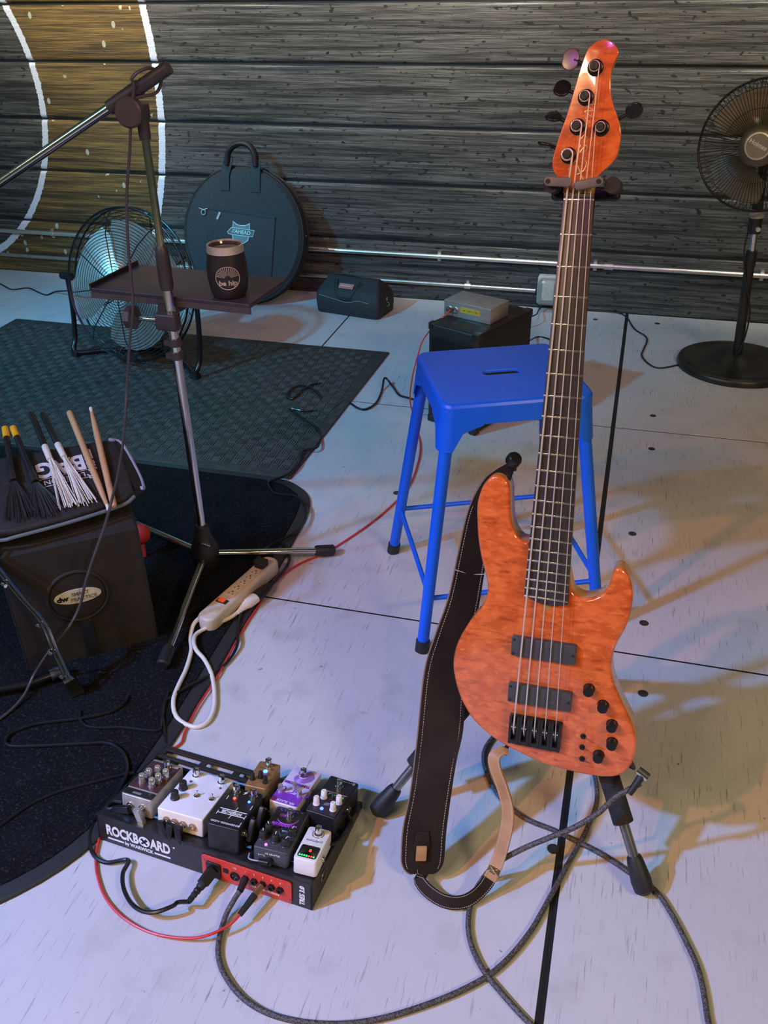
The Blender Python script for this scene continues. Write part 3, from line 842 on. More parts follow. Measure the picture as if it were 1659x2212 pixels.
# controls
for x, y in KNOBS:
    kb = MB()
    mt = T((x, y, TOPZ))
    kb.lathe([(0.0098, 0.0), (0.0098, 0.0012), (0.0090, 0.0014), (0.0086, 0.0150), (0.0078, 0.0165)], 26, mt)
    kb.build('control_knob', BLK, bass)
for k, (x, y) in enumerate(SWITCH):
    MB().lathe([(0.0048, 0.0), (0.0048, 0.0022), (0.0030, 0.0030), (0.0030, 0.0045)], 12, T((x, y, TOPZ))).cyl((x, y, TOPZ + 0.004), (x + 0.003, y + 0.004, TOPZ + 0.014), 0.0013, 0.0018, 8).build('toggle_switch', BLK, bass)
for (x, y, z), d in ((HORNBTN[0], V((0.25, 1, 0))), (ENDBTN[0], V((-0.3, -1, 0)))):
    d.normalize()
    p = V((x, y, -0.028))
    MB().cyl(p - d * 0.008, p + d * 0.010, 0.0040, 0.0040, 12).cyl(p + d * 0.010, p + d * 0.013, 0.0075, 0.0075, 14).build('strap_button', BLK, bass)
x, y, z = JACK[0]
MB().lathe([(0.011, 0.0), (0.011, 0.002), (0.007, 0.004), (0.007, 0.006)], 16, T((x - 0.006, y + 0.002, -0.030)) @ RZ(-52) @ RX(90) @ RZ(180)).build('output_jack', BLK, bass)

# ================================================================ guitar stand
FOAM = M('black_foam', (0.018, 0.018, 0.020), 0.85, var=0.3, scale=120, bump=0.3)
POLEM = M('satin_black_steel', (0.020, 0.020, 0.022), 0.35, 0.5)
STEEL = M('grey_steel', (0.30, 0.30, 0.30), 0.3, 0.9)
st = thing('guitar_stand', 'black tripod guitar stand with foam-sleeved legs holding the bass', 'guitar stand', (-0.085, 1.30, 0.0))
so = V((-0.085, 1.30, 0.0))


def W2(p):
    return V(p) - so


hub = V((-0.062, 1.345, 0.42))
yoke = BM @ V((0.004, 0.868, -0.075))
MB().cyl(W2(hub) - V((0, 0.006, 0.06)), W2(yoke), 0.0135, 0.0115, 18).build('pole', POLEM, st)
MB().cyl(W2(hub) - V((0, 0.004, 0.05)), W2(hub) + V((0, 0.006, 0.055)), 0.027, 0.024, 18).build('hub', POLEM, st)
feet = (V((-0.341, 1.128, 0.018)), V((0.155, 1.079, 0.018)), V((-0.020, 1.585, 0.018)))
for k, ft in enumerate(feet):
    a, e = W2(hub), W2(ft)
    d = (e - a).normalized()
    L_ = (e - a).length
    lg = MB().cyl(a + d * 0.015, e - d * 0.02, 0.0090, n=14).build('leg', STEEL, st)
    MB().cyl(a + d * 0.04, a + d * (L_ - 0.115), 0.0185, n=18).build('foam_sleeve', FOAM, lg)
    MB().tube([e - d * 0.055, e - d * 0.048, e - d * 0.03, e - d * 0.012, e + d * 0.006, e + d * 0.012], [0.0125, 0.0145, 0.0165, 0.0185, 0.0170, 0.010], 16).build('rubber_foot', RUBBER, lg)
for k, ft in enumerate(feet):
    a = W2(hub) + (W2(ft) - W2(hub)) * 0.52
    MB().cyl(W2(hub) - V((0, 0, 0.14)), a, 0.0055, n=10).build('brace', POLEM, st)
MB().cyl(W2(hub) - V((0, 0.004, 0.0)), W2(hub) - V((0, 0.0, 0.165)), 0.010, n=14).build('brace_rod', POLEM, st)
# yoke in the plane of the neck
YM = T(-so) @ BM
MB().prism(rrect(0.100, 0.020, 0.006, 4, 0.004, 0.874), -0.060, -0.036, YM, r=0.004).build('yoke_bar', POLEM, st)
for s, cx_ in ((-1, -0.041), (1, 0.046)):
    ym = MB().cyl((cx_, 0.884, -0.045), (cx_, 0.884, 0.004), 0.0115, n=18, mat=YM).build('yoke_arm', FOAM, st)
fl = M('flipper_grey', (0.11, 0.105, 0.10), 0.5)
for c0, c1 in (((-0.044, 0.888), (-0.016, 0.887)), ((0.028, 0.888), (0.000, 0.8825))):
    dx, dy = c1[0] - c0[0], c1[1] - c0[1]
    L_ = math.hypot(dx, dy)
    mt = YM @ T(((c0[0] + c1[0]) / 2, (c0[1] + c1[1]) / 2, 0)) @ RZ(math.degrees(math.atan2(dy, dx)))
    lk = MB().prism(rrect(L_ + 0.013, 0.0135, 0.0064, 6), 0.0078, 0.0150, mt, r=0.002).build('locking_flipper', fl, st)
    MB().cyl((c0[0], c0[1], 0.014), (c0[0], c0[1], 0.0160), 0.0034, n=14, mat=YM).build('pivot_pin', BLK, lk)

# ================================================================ strap
LEATHER = M('dark_brown_leather', (0.020, 0.012, 0.008), 0.7, spec=0.2, col2=(0.012, 0.007, 0.005), scale=18, bump=0.15, bscale=300)
TAN = M('tan_leather', (0.42, 0.22, 0.085), 0.55, col2=(0.33, 0.165, 0.06), scale=30)
STITCH = M('cream_stitching', (0.62, 0.56, 0.45), 0.7)
sb = V(STRAPL[-1])
strap = thing('guitar_strap', 'wide dark brown leather strap with stitched edges dangling beside the bass', 'strap', (sb.x, sb.y, 0))


def S2(p):
    return V(p) - V((sb.x, sb.y, 0))


Lr = catmull([S2(p) for p in STRAPL], 5)
Rr = catmull([S2(p) for p in STRAPR], 5)
dn_ = (Lr[-1] - Lr[-2]).normalized()
for k in range(1, 7):
    a = k / 6 * math.pi / 2 * 0.98
    mid_ = (Lr[-1] + Rr[-1]) / 2 if k == 1 else mid_
    if k == 1:
        l0, r0 = Lr[-1].copy(), Rr[-1].copy()
    Lr.append(mid_ + (l0 - mid_) * (0.45 + 0.55 * math.cos(a)) + dn_ * 0.030 * math.sin(a))
    Rr.append(mid_ + (r0 - mid_) * (0.45 + 0.55 * math.cos(a)) + dn_ * 0.030 * math.sin(a))
MB().ribbon(Lr, Rr, 0.0045).build('strap_band', LEATHER, strap)
TAN_EDGE = M('raw_leather_edge', (0.20, 0.12, 0.065), 0.6)
MB().tube(Lr, 0.0024, 6).build('strap_edge', TAN_EDGE, strap)
nrm = (Rr[20] - Lr[20]).cross(Lr[22] - Lr[20]).normalized()
if nrm.y > 0:
    nrm = -nrm
mb = MB()
for fr in (0.09, 0.91):
    path_ = [Lr[i] + (Rr[i] - Lr[i]) * fr for i in range(14, len(Lr) - 3)]
    acc = 0
    for i in range(len(path_) - 1):
        a, e = path_[i], path_[i + 1]
        n_ = max(2, int((e - a).length / 0.0042))
        for k in range(n_):
            p0, p1 = a.lerp(e, k / n_), a.lerp(e, (k + 0.62) / n_)
            mb.tube([p0 + nrm * 0.0024, p1 + nrm * 0.0024], 0.00055, 4)
stuff(mb.build('stitching', STITCH, strap, sharp=0))
for f_ in (0.74, 0.80, 0.86):
    i = int(len(Lr) * f_)
    a = Lr[i].lerp(Rr[i], 0.48) + nrm * 0.0022
    u = (Rr[i] - Lr[i]).normalized()
    MB().tube([a - u * 0.011, a + u * 0.011], 0.0013, 6, flat=0.6).build('slot', M('slot_shadow', (0.006, 0.005, 0.004), 0.9), strap)
# seam across the upper strap, clasp tab near the end
i = 22
MB().tube(catmull([Lr[i] + nrm * 0.0025, Lr[i].lerp(Rr[i], 0.5) + nrm * 0.0025 - V((0, 0, 0.004)), Rr[i] + nrm * 0.0025], 4), 0.0008, 5).build('cross_seam', STITCH, strap)
i = len(Lr) - 8
ctr = Lr[i].lerp(Rr[i], 0.45)
u = (Rr[i] - Lr[i]).normalized()
up = (Lr[i - 4] - Lr[i]).normalized()
fm = frame(ctr + nrm * 0.0022, u, up, u.cross(up))
sgn = 1 if u.cross(up).dot(nrm) > 0 else -1
if sgn < 0:
    fm = frame(ctr + nrm * 0.0022, -u, up, (-u).cross(up))
MB().prism([(-0.013, 0.0), (0.013, 0.0), (0.0155, 0.012), (0.011, 0.036), (-0.011, 0.036), (-0.0155, 0.012)], 0.0, 0.0035, fm, r=0.001).build('keeper_tab', LEATHER, strap)
MB().prism(rrect(0.019, 0.026, 0.002, 3, 0.0, -0.002), 0.0025, 0.0075, fm, r=0.001).build('tan_keeper', TAN, strap)
# leather end with lock button at the horn, tan tail looping to the end pin
hp = S2(HBTN[0])
MB().lathe([(0.0105, -0.004), (0.0125, -0.002), (0.0125, 0.008), (0.0100, 0.012), (0.0060, 0.0125)], 20, T(hp + V((0.002, -0.004, 0.010))) @ RX(20) @ RY(25)).build('strap_lock', BLK, strap)
tp = catmull([S2(p) for p in TAIL], 4)
tw = []
tl, tr = [], []
n_ = len(tp)
for i, p in enumerate(tp):
    s_ = i / (n_ - 1)
    tan_ = (tp[min(i + 1, n_ - 1)] - tp[max(i - 1, 0)]).normalized()
    ref = V((0.10, 0.72, 0.68)).lerp(V((0.95, -0.3, 0.25)), min(1, max(0, (s_ - 0.38) / 0.25)))
    if s_ > 0.85:
        ref = V((0.95, -0.3, 0.25)).lerp(V((0.2, -0.95, 0.2)), (s_ - 0.85) / 0.15)
    side = (ref - tan_ * ref.dot(tan_)).normalized()
    tl.append(p - side * 0.0115)
    tr.append(p + side * 0.0115)
cut = int(n_ * 0.40)
MB().ribbon(tl[:cut + 1], tr[:cut + 1], 0.0036).build('tail_dark_side', LEATHER, strap)
MB().ribbon(tl[cut:], tr[cut:], 0.0036).build('tail', TAN, strap)
mb = MB()
for rail in (tl, tr):
    for i in range(2, n_ - 4):
        a, e = rail[i], rail[i + 1]
        c_ = (tl[i] + tr[i]) / 2
        a2, e2 = a.lerp(c_, 0.22), e.lerp((tl[i + 1] + tr[i + 1]) / 2, 0.22)
        nn = (tr[i] - tl[i]).cross(e - a).normalized() * 0.002
        for k in range(3):
            for s_ in (-1, 1):
                mb.tube([a2.lerp(e2, k / 3) + nn * s_, a2.lerp(e2, (k + 0.6) / 3) + nn * s_], 0.0005, 4)
stuff(mb.build('tail_stitching', STITCH, strap, sharp=0))
# ================================================================ blue stool
BLUE = M('blue_powder_coat', (0.008, 0.125, 0.80), 0.34, col2=(0.007, 0.110, 0.72), scale=6, spec=0.3)
stool = thing('stool', 'bright blue metal stool with a hand slot in its seat', 'stool', (-0.257, 1.908, 0.0), 0.418)
SW, SD, SH = 0.340, 0.318, 0.611
FW, FD = 0.441, 0.430


def seat_ring(inset, z, r=0.030, n=5):
    return [(x, y, z) for x, y in rrect(SW - 2 * inset, SD - 2 * inset, r, n)]


mb = MB()
# pressed seat sheet with a slot through it
outer = rrect(SW - 0.016, SD - 0.016, 0.024, 5)
N_ = len(outer)
slot = rrect(0.088, 0.025, 0.0122, 5)
rings = [[(x, y, SH - 0.006) for x, y in slot], [(x, y, SH - 0.0012) for x, y in slot], [(x * 1.02, y * 1.06, SH) for x, y in slot], [(x * 1.06, y * 1.16, SH) for x, y in slot],
         [(x, y, SH) for x, y in outer], [(x, y, SH - 0.0025) for x, y in rrect(SW - 0.006, SD - 0.006, 0.028, 5)],
         [(x, y, SH - 0.008) for x, y in rrect(SW, SD, 0.031, 5)]]
# skirt, deeper at the corners
sk = []
for x, y in rrect(SW + 0.004, SD + 0.004, 0.031, 5):
    sk.append((x, y, SH - 0.048))
rings.append(sk)
mb.layers(rings, None, False, False)
mb.build('seat', BLUE, stool, sharp=24)
# skirt corner brackets flaring down over each leg
for sx in (-1, 1):
    for sy in (-1, 1):
        top = V((sx * (SW / 2 - 0.022), sy * (SD / 2 - 0.022), SH - 0.03))
        foot = V((sx * FW / 2, sy * FD / 2, 0.0))
        d = (foot - top).normalized()
        lg = MB().cyl(top, foot - d * 0.012, 0.0148, 0.0140, 18).build('leg', BLUE, stool)
        MB().cyl(foot - d * 0.030, foot - d * 0.001, 0.0168, 0.0172, 18).build('foot_cap', RUBBER, lg)
        br_ = MB()
        L0 = []
        w_ = 0.074
        prof = [(-w_, 0.004), (-w_ * 0.72, -0.008), (-w_ * 0.45, -0.030), (-w_ * 0.30, -0.062)]
        e = 0.031
        rows = []
        cxr, cyr = SW / 2 + 0.002 - e, SD / 2 + 0.002 - e
        pth = [(cxr - (w_ - 0.01), SD / 2 + 0.002), (cxr - 0.02, SD / 2 + 0.002), (cxr, SD / 2 + 0.002)]
        for k in range(1, 6):
            a = math.pi / 2 * (1 - k / 5)
            pth.append((cxr + e * math.cos(a), cyr + e * math.sin(a)))
        pth += [(SW / 2 + 0.002, cyr - 0.02), (SW / 2 + 0.002, cyr - (w_ - 0.01))]
        n_ = len(pth)
        tp_, bt_ = [], []
        for k, (x, y) in enumerate(pth):
            u_ = abs(k - (n_ - 1) / 2) / ((n_ - 1) / 2)
            dz = 0.050 if u_ > 0.99 else (0.066 if u_ > 0.7 else 0.108)
            f_ = (dz - 0.040) * 0.16
            tp_.append((sx * x, sy * y, SH - 0.040))
            bt_.append((sx * (x + f_ * 0.6), sy * (y + f_ * 0.6), SH - dz))
        vs = tp_ + bt_
        br_.add(vs, [(k, k + 1, n_ + k + 1, n_ + k) for k in range(n_ - 1)])
        br_.build('corner_bracket', BLUE, stool)


def leg_at(sx, sy, z):
    f_ = (SH - 0.03 - z) / (SH - 0.03)
    return V((sx * ((SW / 2 - 0.022) * (1 - f_) + FW / 2 * f_), sy * ((SD / 2 - 0.022) * (1 - f_) + FD / 2 * f_), z))


for (a, b_, z) in (((-1, 1), (1, 1), 0.150), ((-1, -1), (1, -1), 0.140), ((-1, -1), (-1, 1), 0.150), ((1, -1), (1, 1), 0.150)):
    MB().cyl(leg_at(*a, z), leg_at(*b_, z), 0.0062, n=12).build('crossbar', BLUE, stool)

# ================================================================ speaker and DI box
TOLEX = M('black_tolex', (0.012, 0.012, 0.011), 0.5, var=0.4, scale=200, bump=0.4)
GRILL = M('speaker_mesh', (0.020, 0.020, 0.018), 0.4, 0.5, scale=300, var=0.6)
spk = thing('speaker_cabinet', 'small black speaker cabinet with a mesh grille standing behind the stool', 'speaker', (-0.640, 2.855, 0.0), -0.433)
w_, d_, h_ = 0.208, 0.33, 0.366
MB().prism(rrect(w_, d_, 0.010, 4, w_ / 2, d_ / 2), 0.006, h_, r=0.008, rb=0.008).build('cabinet', TOLEX, spk)
MB().box((w_ / 2, -0.002, h_ * 0.56), (w_ - 0.05, 0.006, h_ * 0.62)).build('grille', GRILL, spk)
mb = MB()
for k in range(24):
    mb.box((w_ / 2, -0.0055, h_ * 0.26 + k * h_ * 0.60 / 23), (w_ - 0.054, 0.0015, 0.0022))
for k in range(16):
    mb.box((0.027 + k * (w_ - 0.054) / 15, -0.0055, h_ * 0.56), (0.0018, 0.0015, h_ * 0.61))
stuff(mb.build('grille_wires', M('grille_wire', (0.045, 0.045, 0.040), 0.4, 0.6), spk, sharp=0))
MB().prism([(0.024, h_ * 0.235), (w_ - 0.024, h_ * 0.235), (w_ - 0.024, h_ * 0.885), (0.024, h_ * 0.885)], 0.004, 0.010, RX(90), r=0.001).build('grille_frame', POLEM, spk)
cm = M('corner_metal', (0.035, 0.034, 0.030), 0.35, 0.5)
for x in (0.006, w_ - 0.006):
    for y in (0.006, d_ - 0.006):
        for z in (0.012, h_ - 0.006):
            MB().prism(rrect(0.030, 0.030, 0.006, 3), -0.012, 0.012, T((x + (0.008 if x < 0.1 else -0.008), y + (0.008 if y < 0.1 else -0.008), z + (0.002 if z < 0.1 else -0.0045))), r=0.003).build('corner_guard', cm, spk)
for x in (0.03, w_ - 0.03):
    for y in (0.03, d_ - 0.03):
        MB().cyl((x, y, 0), (x, y, 0.008), 0.011, n=12).build('rubber_foot', RUBBER, spk)

ALU = M('brushed_aluminium', (0.56, 0.54, 0.50), 0.34, 0.75, scale=40, stretch=(1, 20, 20))
di_ = thing('di_box', 'silver metal preamp box with a yellow label resting on the speaker cabinet', 'preamp box', (-0.605, 2.946, 0.3665), -0.382)
w_, d_, h_ = 0.186, 0.118, 0.052
MB().prism(rrect(w_, d_, 0.002, 2, w_ / 2, d_ / 2), 0.0, h_ - 0.003, r=0.001).build('case', ALU, di_)
MB().prism(rrect(w_ + 0.002, d_ + 0.002, 0.003, 2, w_ / 2, d_ / 2), h_ - 0.0035, h_, r=0.001).build('lid', M('grey_lid', (0.40, 0.375, 0.34), 0.4, 0.5), di_)
LBL = M('yellow_label', (0.50, 0.40, 0.04), 0.5)
MB().box((0.106, -0.0006, 0.030), (0.078, 0.0012, 0.019)).build('label', LBL, di_)
INK = M('dark_print', (0.05, 0.04, 0.02), 0.6)
scribble('handwriting', INK, di_, T((0.106, -0.0013, 0.030)) @ RX(90), 0.062, 0.008, 11, 0.0005, 4)
ORG = M('orange_print', (0.42, 0.20, 0.05), 0.6)
scribble('print', ORG, di_, T((0.032, -0.0006, 0.007)) @ RX(90), 0.045, 0.006, 8, 0.0006, 5)
scribble('print', ORG, di_, T((0.160, -0.0006, 0.007)) @ RX(90), 0.028, 0.006, 5, 0.0006, 6)
CHROME = M('chrome', (0.78, 0.76, 0.73), 0.12, 1.0, var=0.05)
for x in (0.022, 0.046):
    MB().lathe([(0.0105, 0.0), (0.0105, 0.005), (0.0075, 0.006), (0.0075, 0.010), (0.004, 0.0105)], 18, T((x, 0, 0.024)) @ RX(90)).build('jack', CHROME, di_)
for x in (0.06, 0.10):
    MB().lathe([(0.009, 0.0), (0.009, 0.004), (0.006, 0.006), (0.006, 0.014)], 14, T((x, d_, 0.034)) @ RX(-90)).build('rear_jack', CHROME, di_)
MB().lathe([(0.009, 0.0), (0.009, 0.014), (0.007, 0.016)], 14, T((0.125, d_, 0.036)) @ RX(-90)).build('rear_knob', M('blue_knob', (0.03, 0.02, 0.28), 0.4), di_)

# ================================================================ pedestal fan
FANB = M('fan_black', (0.016, 0.015, 0.013), 0.35, var=0.5, scale=9)
fan = thing('pedestal_fan', 'black pedestal fan with a round base standing by the wall', 'fan', (0.450, 3.628, 0.0))
MB().lathe([(0.226, 0.0), (0.228, 0.010), (0.222, 0.022), (0.206, 0.027), (0.198, 0.023), (0.12, 0.030), (0.070, 0.036), (0.045, 0.050), (0.028, 0.056)], 56).build('base', FANB, fan)
HUB = V((-0.068, -0.08, 0.840))
lean = V((-0.035, 0.0, 0.0))
p0, p1 = V((0, 0, 0.045)), V((-0.020, 0, 0.40))
MB().cyl(p0, p1, 0.0190, 0.0185, 20).build('lower_pole', FANB, fan)
MB().cyl(p1, p1 + V((-0.002, 0, 0.06)), 0.021, 0.020, 20).build('height_collar', FANB, fan)
MB().cyl(p1 + V((0, 0, 0.04)), V((-0.028, 0, 0.56)), 0.0125, n=18).build('upper_pole', CHROME, fan)
MB().cyl(V((-0.028, 0, 0.525)), V((-0.031, 0, 0.60)), 0.024, n=20).build('control_housing', FANB, fan)
MB().cyl(V((-0.030, 0, 0.582)), V((-0.031, 0, 0.612)), 0.0275, n=20).build('grey_ring', M('ring_grey', (0.34, 0.34, 0.32), 0.35), fan)
MB().cyl(V((-0.020, -0.022, 0.545)), V((-0.018, -0.034, 0.545)), 0.0085, n=14).build('knob', M('knob_grey', (0.42, 0.42, 0.40), 0.4), fan)
MB().cyl(V((-0.031, 0, 0.60)), V((-0.040, 0.005, 0.78)), 0.020, 0.016, 18).build('neck', FANB, fan)
fwd = V((-0.32, -1.0, 0.16)).normalized()
ex = V((0, 0, 1)).cross(fwd).normalized() * -1
ex = fwd.cross(V((0, 0, 1))).normalized()
ey = ex.cross(fwd) * -1
ey = fwd.cross(ex) * -1
if ey.z < 0:
    ey = -ey
FM = frame(HUB, ex, ey, ex.cross(ey))
if ex.cross(ey).dot(fwd) < 0:
    ex = -ex
    FM = frame(HUB, ex, ey, ex.cross(ey))
R_ = 0.216
MB().lathe([(0.050, -0.15), (0.062, -0.13), (0.066, -0.07), (0.060, -0.045)], 28, FM).build('motor_housing', FANB, fan)
wire = M('guard_wire', (0.030, 0.029, 0.027), 0.4, 0.3)
mb = MB()
for k in range(96):
    a = 2 * math.pi * k / 96
    ca, sa = math.cos(a), math.sin(a)
    mb.tube([(r * ca, r * sa, z) for r, z in ((0.060, 0.040), (0.12, 0.042), (0.18, 0.032), (0.213, 0.012), (R_, -0.012))], 0.0011, 4, FM)
for r, z in ((0.12, 0.042), (0.185, 0.030)):
    mb.torus(r, 0.0014, FM @ T((0, 0, z)), 48, 5)
stuff(mb.build('front_guard', wire, fan))
mb = MB()
for k in range(72):
    a = 2 * math.pi * k / 72
    ca, sa = math.cos(a), math.sin(a)
    mb.tube([(r * ca, r * sa, z) for r, z in ((0.055, -0.085), (0.13, -0.085), (0.195, -0.060), (R_, -0.012))], 0.0011, 4, FM)
stuff(mb.build('rear_guard', wire, fan))
MB().torus(R_, 0.0042, FM @ T((0, 0, -0.012)), 64, 8).build('guard_rim', FANB, fan)
BLADE = M('smoked_blade', (0.16, 0.135, 0.10), 0.25, var=0.2, scale=12)
for k in range(3):
    rows = []
    for i in range(9):
        r = 0.045 + (0.190 - 0.045) * i / 8
        row = []
        hw = math.radians(18 + 28 * min(1, i / 4.0)) * (1 - 0.18 * max(0, i - 5) / 3)
        for j in range(7):
            a = math.radians(120 * k + 122) + hw * (j / 3 - 1)
            row.append((r * math.cos(a), r * math.sin(a), -0.020 + 0.028 * (j / 3 - 1)))
        rows.append(row)
    vs = [p for r in rows for p in r]
    MB().add(vs, [(i * 7 + j, i * 7 + j + 1, i * 7 + j + 8, i * 7 + j + 7) for i in range(8) for j in range(6)], FM).build('blade', BLADE, fan)
MB().lathe([(0.066, 0.030), (0.068, 0.040), (0.060, 0.046), (0.045, 0.048)], 36, FM).build('centre_cap', M('cap_bronze', (0.105, 0.090, 0.072), 0.35, 0.3), fan)
bd = MB().lathe([(0.045, 0.044), (0.045, 0.0515), (0.041, 0.0525)], 36, FM).build('badge', M('badge_rim', (0.62, 0.60, 0.55), 0.35, 0.4), fan)
MB().lathe([(0.0395, 0.045), (0.0395, 0.0532)], 36, FM).build('badge_face', M('badge_grey', (0.22, 0.21, 0.20), 0.4), bd)
text('badge_lettering', 'Holmes', 0.021, M('badge_print', (0.75, 0.72, 0.66), 0.5), bd, FM @ T((0, 0.004, 0.0536)) @ RZ(-22), 0.02)
MB().tube(catmull([(-0.032, 0.024, 0.62), (-0.050, 0.0, 0.50), (-0.044, -0.012, 0.42), (-0.022, -0.024, 0.34), (0.010, -0.026, 0.24), (0.014, -0.016, 0.14), (0.0, -0.025, 0.06)], 5), 0.0032, 8).build('cord_on_pole', RUBBER, fan)
cd = MB().tube(catmull(PFCORD, 6), 0.0033, 8).build('fan_cord', RUBBER)
tag(cd, 'thin black power cord trailing from the pedestal fan base to the wall', 'cord')

# ================================================================ floor fan
dfan = thing('floor_fan', 'large round floor fan with a wire guard on a black tube stand', 'fan', (-1.905, 3.095, 0.0105))
DM = T((0, 0.0, 0.322)) @ RZ(-10) @ RX(90 - 12)
R_ = 0.295
DW = M('drum_guard_wire', (0.035, 0.036, 0.038), 0.35, 0.5)
TUBEB = M('black_tube', (0.016, 0.016, 0.018), 0.3, 0.4)
mb = MB()
for k in range(25):
    r = 0.035 + (R_ - 0.035) * k / 24
    mb.torus(r, 0.0013, DM @ T((0, 0, 0.075 * (1 - max(0, (r - 0.2) / 0.095) ** 2 * 0.8))), 60, 4)
for k in range(8):
    a = math.pi / 4 * k + 0.2
    ca, sa = math.cos(a), math.sin(a)
    mb.tube([(r * ca, r * sa, z + 0.002) for r, z in ((0.03, 0.075), (0.2, 0.075), (0.26, 0.050), (R_, 0.008))], 0.0024, 5, DM)
stuff(mb.build('front_guard', DW, dfan))
mb = MB()
for k in range(20):
    r = 0.06 + (R_ - 0.06) * k / 19
    mb.torus(r, 0.0013, DM @ T((0, 0, -0.08 + 0.05 * max(0, (r - 0.2) / 0.095) ** 2)), 56, 4)
for k in range(8):
    a = math.pi / 4 * k + 0.5
    mb.tube([(r * math.cos(a), r * math.sin(a), z) for r, z in ((0.06, -0.080), (0.2, -0.080), (R_, -0.028))], 0.0022, 5, DM)
stuff(mb.build('rear_guard', DW, dfan))
for z in (0.010, -0.028):
    MB().torus(R_, 0.0042, DM @ T((0, 0, z)), 72, 8).build('guard_rim', TUBEB, dfan)
MB().lathe([(0.050, -0.15), (0.075, -0.13), (0.078, -0.06), (0.040, -0.045)], 28, DM).build('motor', TUBEB, dfan)
SILV = M('aluminium_blade', (0.60, 0.60, 0.58), 0.30, 0.8, var=0.1, scale=15)
for k in range(3):
    rows = []
    for i in range(9):
        r = 0.030 + (0.252 - 0.030) * i / 8
        hw = math.radians(34 + 19 * min(1, i / 3.0)) * (1 - 0.12 * max(0, i - 6) / 2)
        rows.append([(r * math.cos(math.radians(120 * k + 50) + hw * (j / 4 - 1)), r * math.sin(math.radians(120 * k + 50) + hw * (j / 4 - 1)), 0.015 + 0.034 * (j / 4 - 1)) for j in range(9)])
    vs = [p for r in rows for p in r]
    MB().add(vs, [(i * 9 + j, i * 9 + j + 1, i * 9 + j + 10, i * 9 + j + 9) for i in range(8) for j in range(8)], DM).build('blade', SILV, dfan)
MB().lathe([(0.045, -0.02), (0.045, 0.045), (0.035, 0.052)], 28, DM).build('hub', SILV, dfan)
for s in (-1, 1):
    x = s * 0.316
    pts = [(x, 0.005, 0.335), (x, 0.0, 0.20), (x, -0.02, 0.075), (x * 0.985, -0.045, 0.030), (x * 0.93, -0.040, 0.014), (x * 0.70, 0.02, 0.013)]
    MB().tube(catmull([V(p) for p in pts], 6), 0.0105, 10, RZ(-10)).build('stand_leg', TUBEB, dfan)
    MB().box((x * 0.96, -0.045, 0.010), (0.03, 0.03, 0.019), RZ(-10)).build('stand_foot', RUBBER, dfan)
    MB().cyl((s * 0.292, 0.003, 0.325), (s * 0.345, 0.006, 0.325), 0.016, n=14, mat=RZ(-10)).build('tilt_knob', TUBEB, dfan)
MB().tube(catmull([V((-0.22, 0.02, 0.013)), V((0, 0.12, 0.013)), V((0.22, 0.02, 0.013))], 6), 0.0105, 10, RZ(-10)).build('stand_rail', TUBEB, dfan)
cd = MB().tube(catmull(DFCORD, 6), 0.0036, 8).build('fan_cord', RUBBER)
tag(cd, 'black power cord running along the floor behind the floor fan', 'cord')

# ================================================================ cymbal bag
NYLON = M('black_nylon', (0.020, 0.023, 0.026), 0.7, var=0.3, scale=120, bump=0.25, bscale=400)
NYL2 = M('black_webbing', (0.011, 0.012, 0.014), 0.6, var=0.3, scale=150)
cb = thing('cymbal_bag', 'round black cymbal bag with a shield logo leaning on the wall', 'bag', mat=T((-1.795, 3.925, 0.0)) @ Matrix.Scale(1.07, 4))
CM = RZ(-4) @ RX(90 - 14) @ T((0, 0.292, 0))
CR_ = 0.288
MB().lathe([(CR_ - 0.02, -0.045), (CR_, -0.030), (CR_ + 0.002, 0.025), (CR_ - 0.014, 0.040)], 72, CM).build('shell', NYLON, cb)
for z in (-0.030, 0.026):
    MB().torus(CR_ + 0.002, 0.0050, CM @ T((0, 0, z)), 72, 8).build('piping', NYL2, cb)
pk = [(-0.175, -0.20), (0.15, -0.215), (0.165, 0.085), (-0.165, 0.105)]
pc = MB().prism(pk, 0.036, 0.0465, CM, r=0.006, rb=0).build('front_pocket', NYLON, cb)
MB().box((0.0, 0.096, 0.0475), (0.33, 0.006, 0.003), CM, RZ(-3.4)).build('zip', M('zip_black', (0.008, 0.008, 0.009), 0.4), pc)
PEWT = M('zip_pull', (0.55, 0.57, 0.56), 0.3, 0.7)
MB().box((-0.108, 0.078, 0.050), (0.010, 0.034, 0.003), CM, RZ(-25)).build('zip_pull', PEWT, pc)
MB().torus(0.0105, 0.0022, CM @ T((-0.185, 0.088, 0.047)), 18, 6).tube([CM @ V((-0.208, 0.105, 0.046)), CM @ V((-0.185, 0.099, 0.048)), CM @ V((-0.162, 0.106, 0.046))], 0.0022, 6).build('d_ring', PEWT, cb)
MB().box((CR_ * 0.99, 0.02, 0.0), (0.006, 0.006, 0.034), CM, RZ(8)).build('side_zip_pull', PEWT, cb)
# twin webbing handles with a padded grip
for s in (-0.082, 0.066):
    MB().ribbon([CM @ V(p) for p in ((s - 0.024, 0.185, 0.043), (s - 0.024, 0.25, 0.045), (s - 0.022 + 0.02 * (s < 0), 0.315, 0.046))],
                [CM @ V(p) for p in ((s + 0.022, 0.185, 0.043), (s + 0.022, 0.25, 0.045), (s + 0.022 + 0.02 * (s < 0), 0.315, 0.046))], 0.004).build('handle_strap', NYL2, cb)
MB().tube([CM @ p for p in catmull([V((-0.072, 0.29, 0.046)), V((-0.060, 0.345, 0.05)), V((-0.02, 0.375, 0.05)), V((0.03, 0.374, 0.05)), V((0.062, 0.34, 0.05)), V((0.068, 0.29, 0.046))], 6)], 0.018, 10, flat=0.7).build('padded_grip', NYL2, cb)
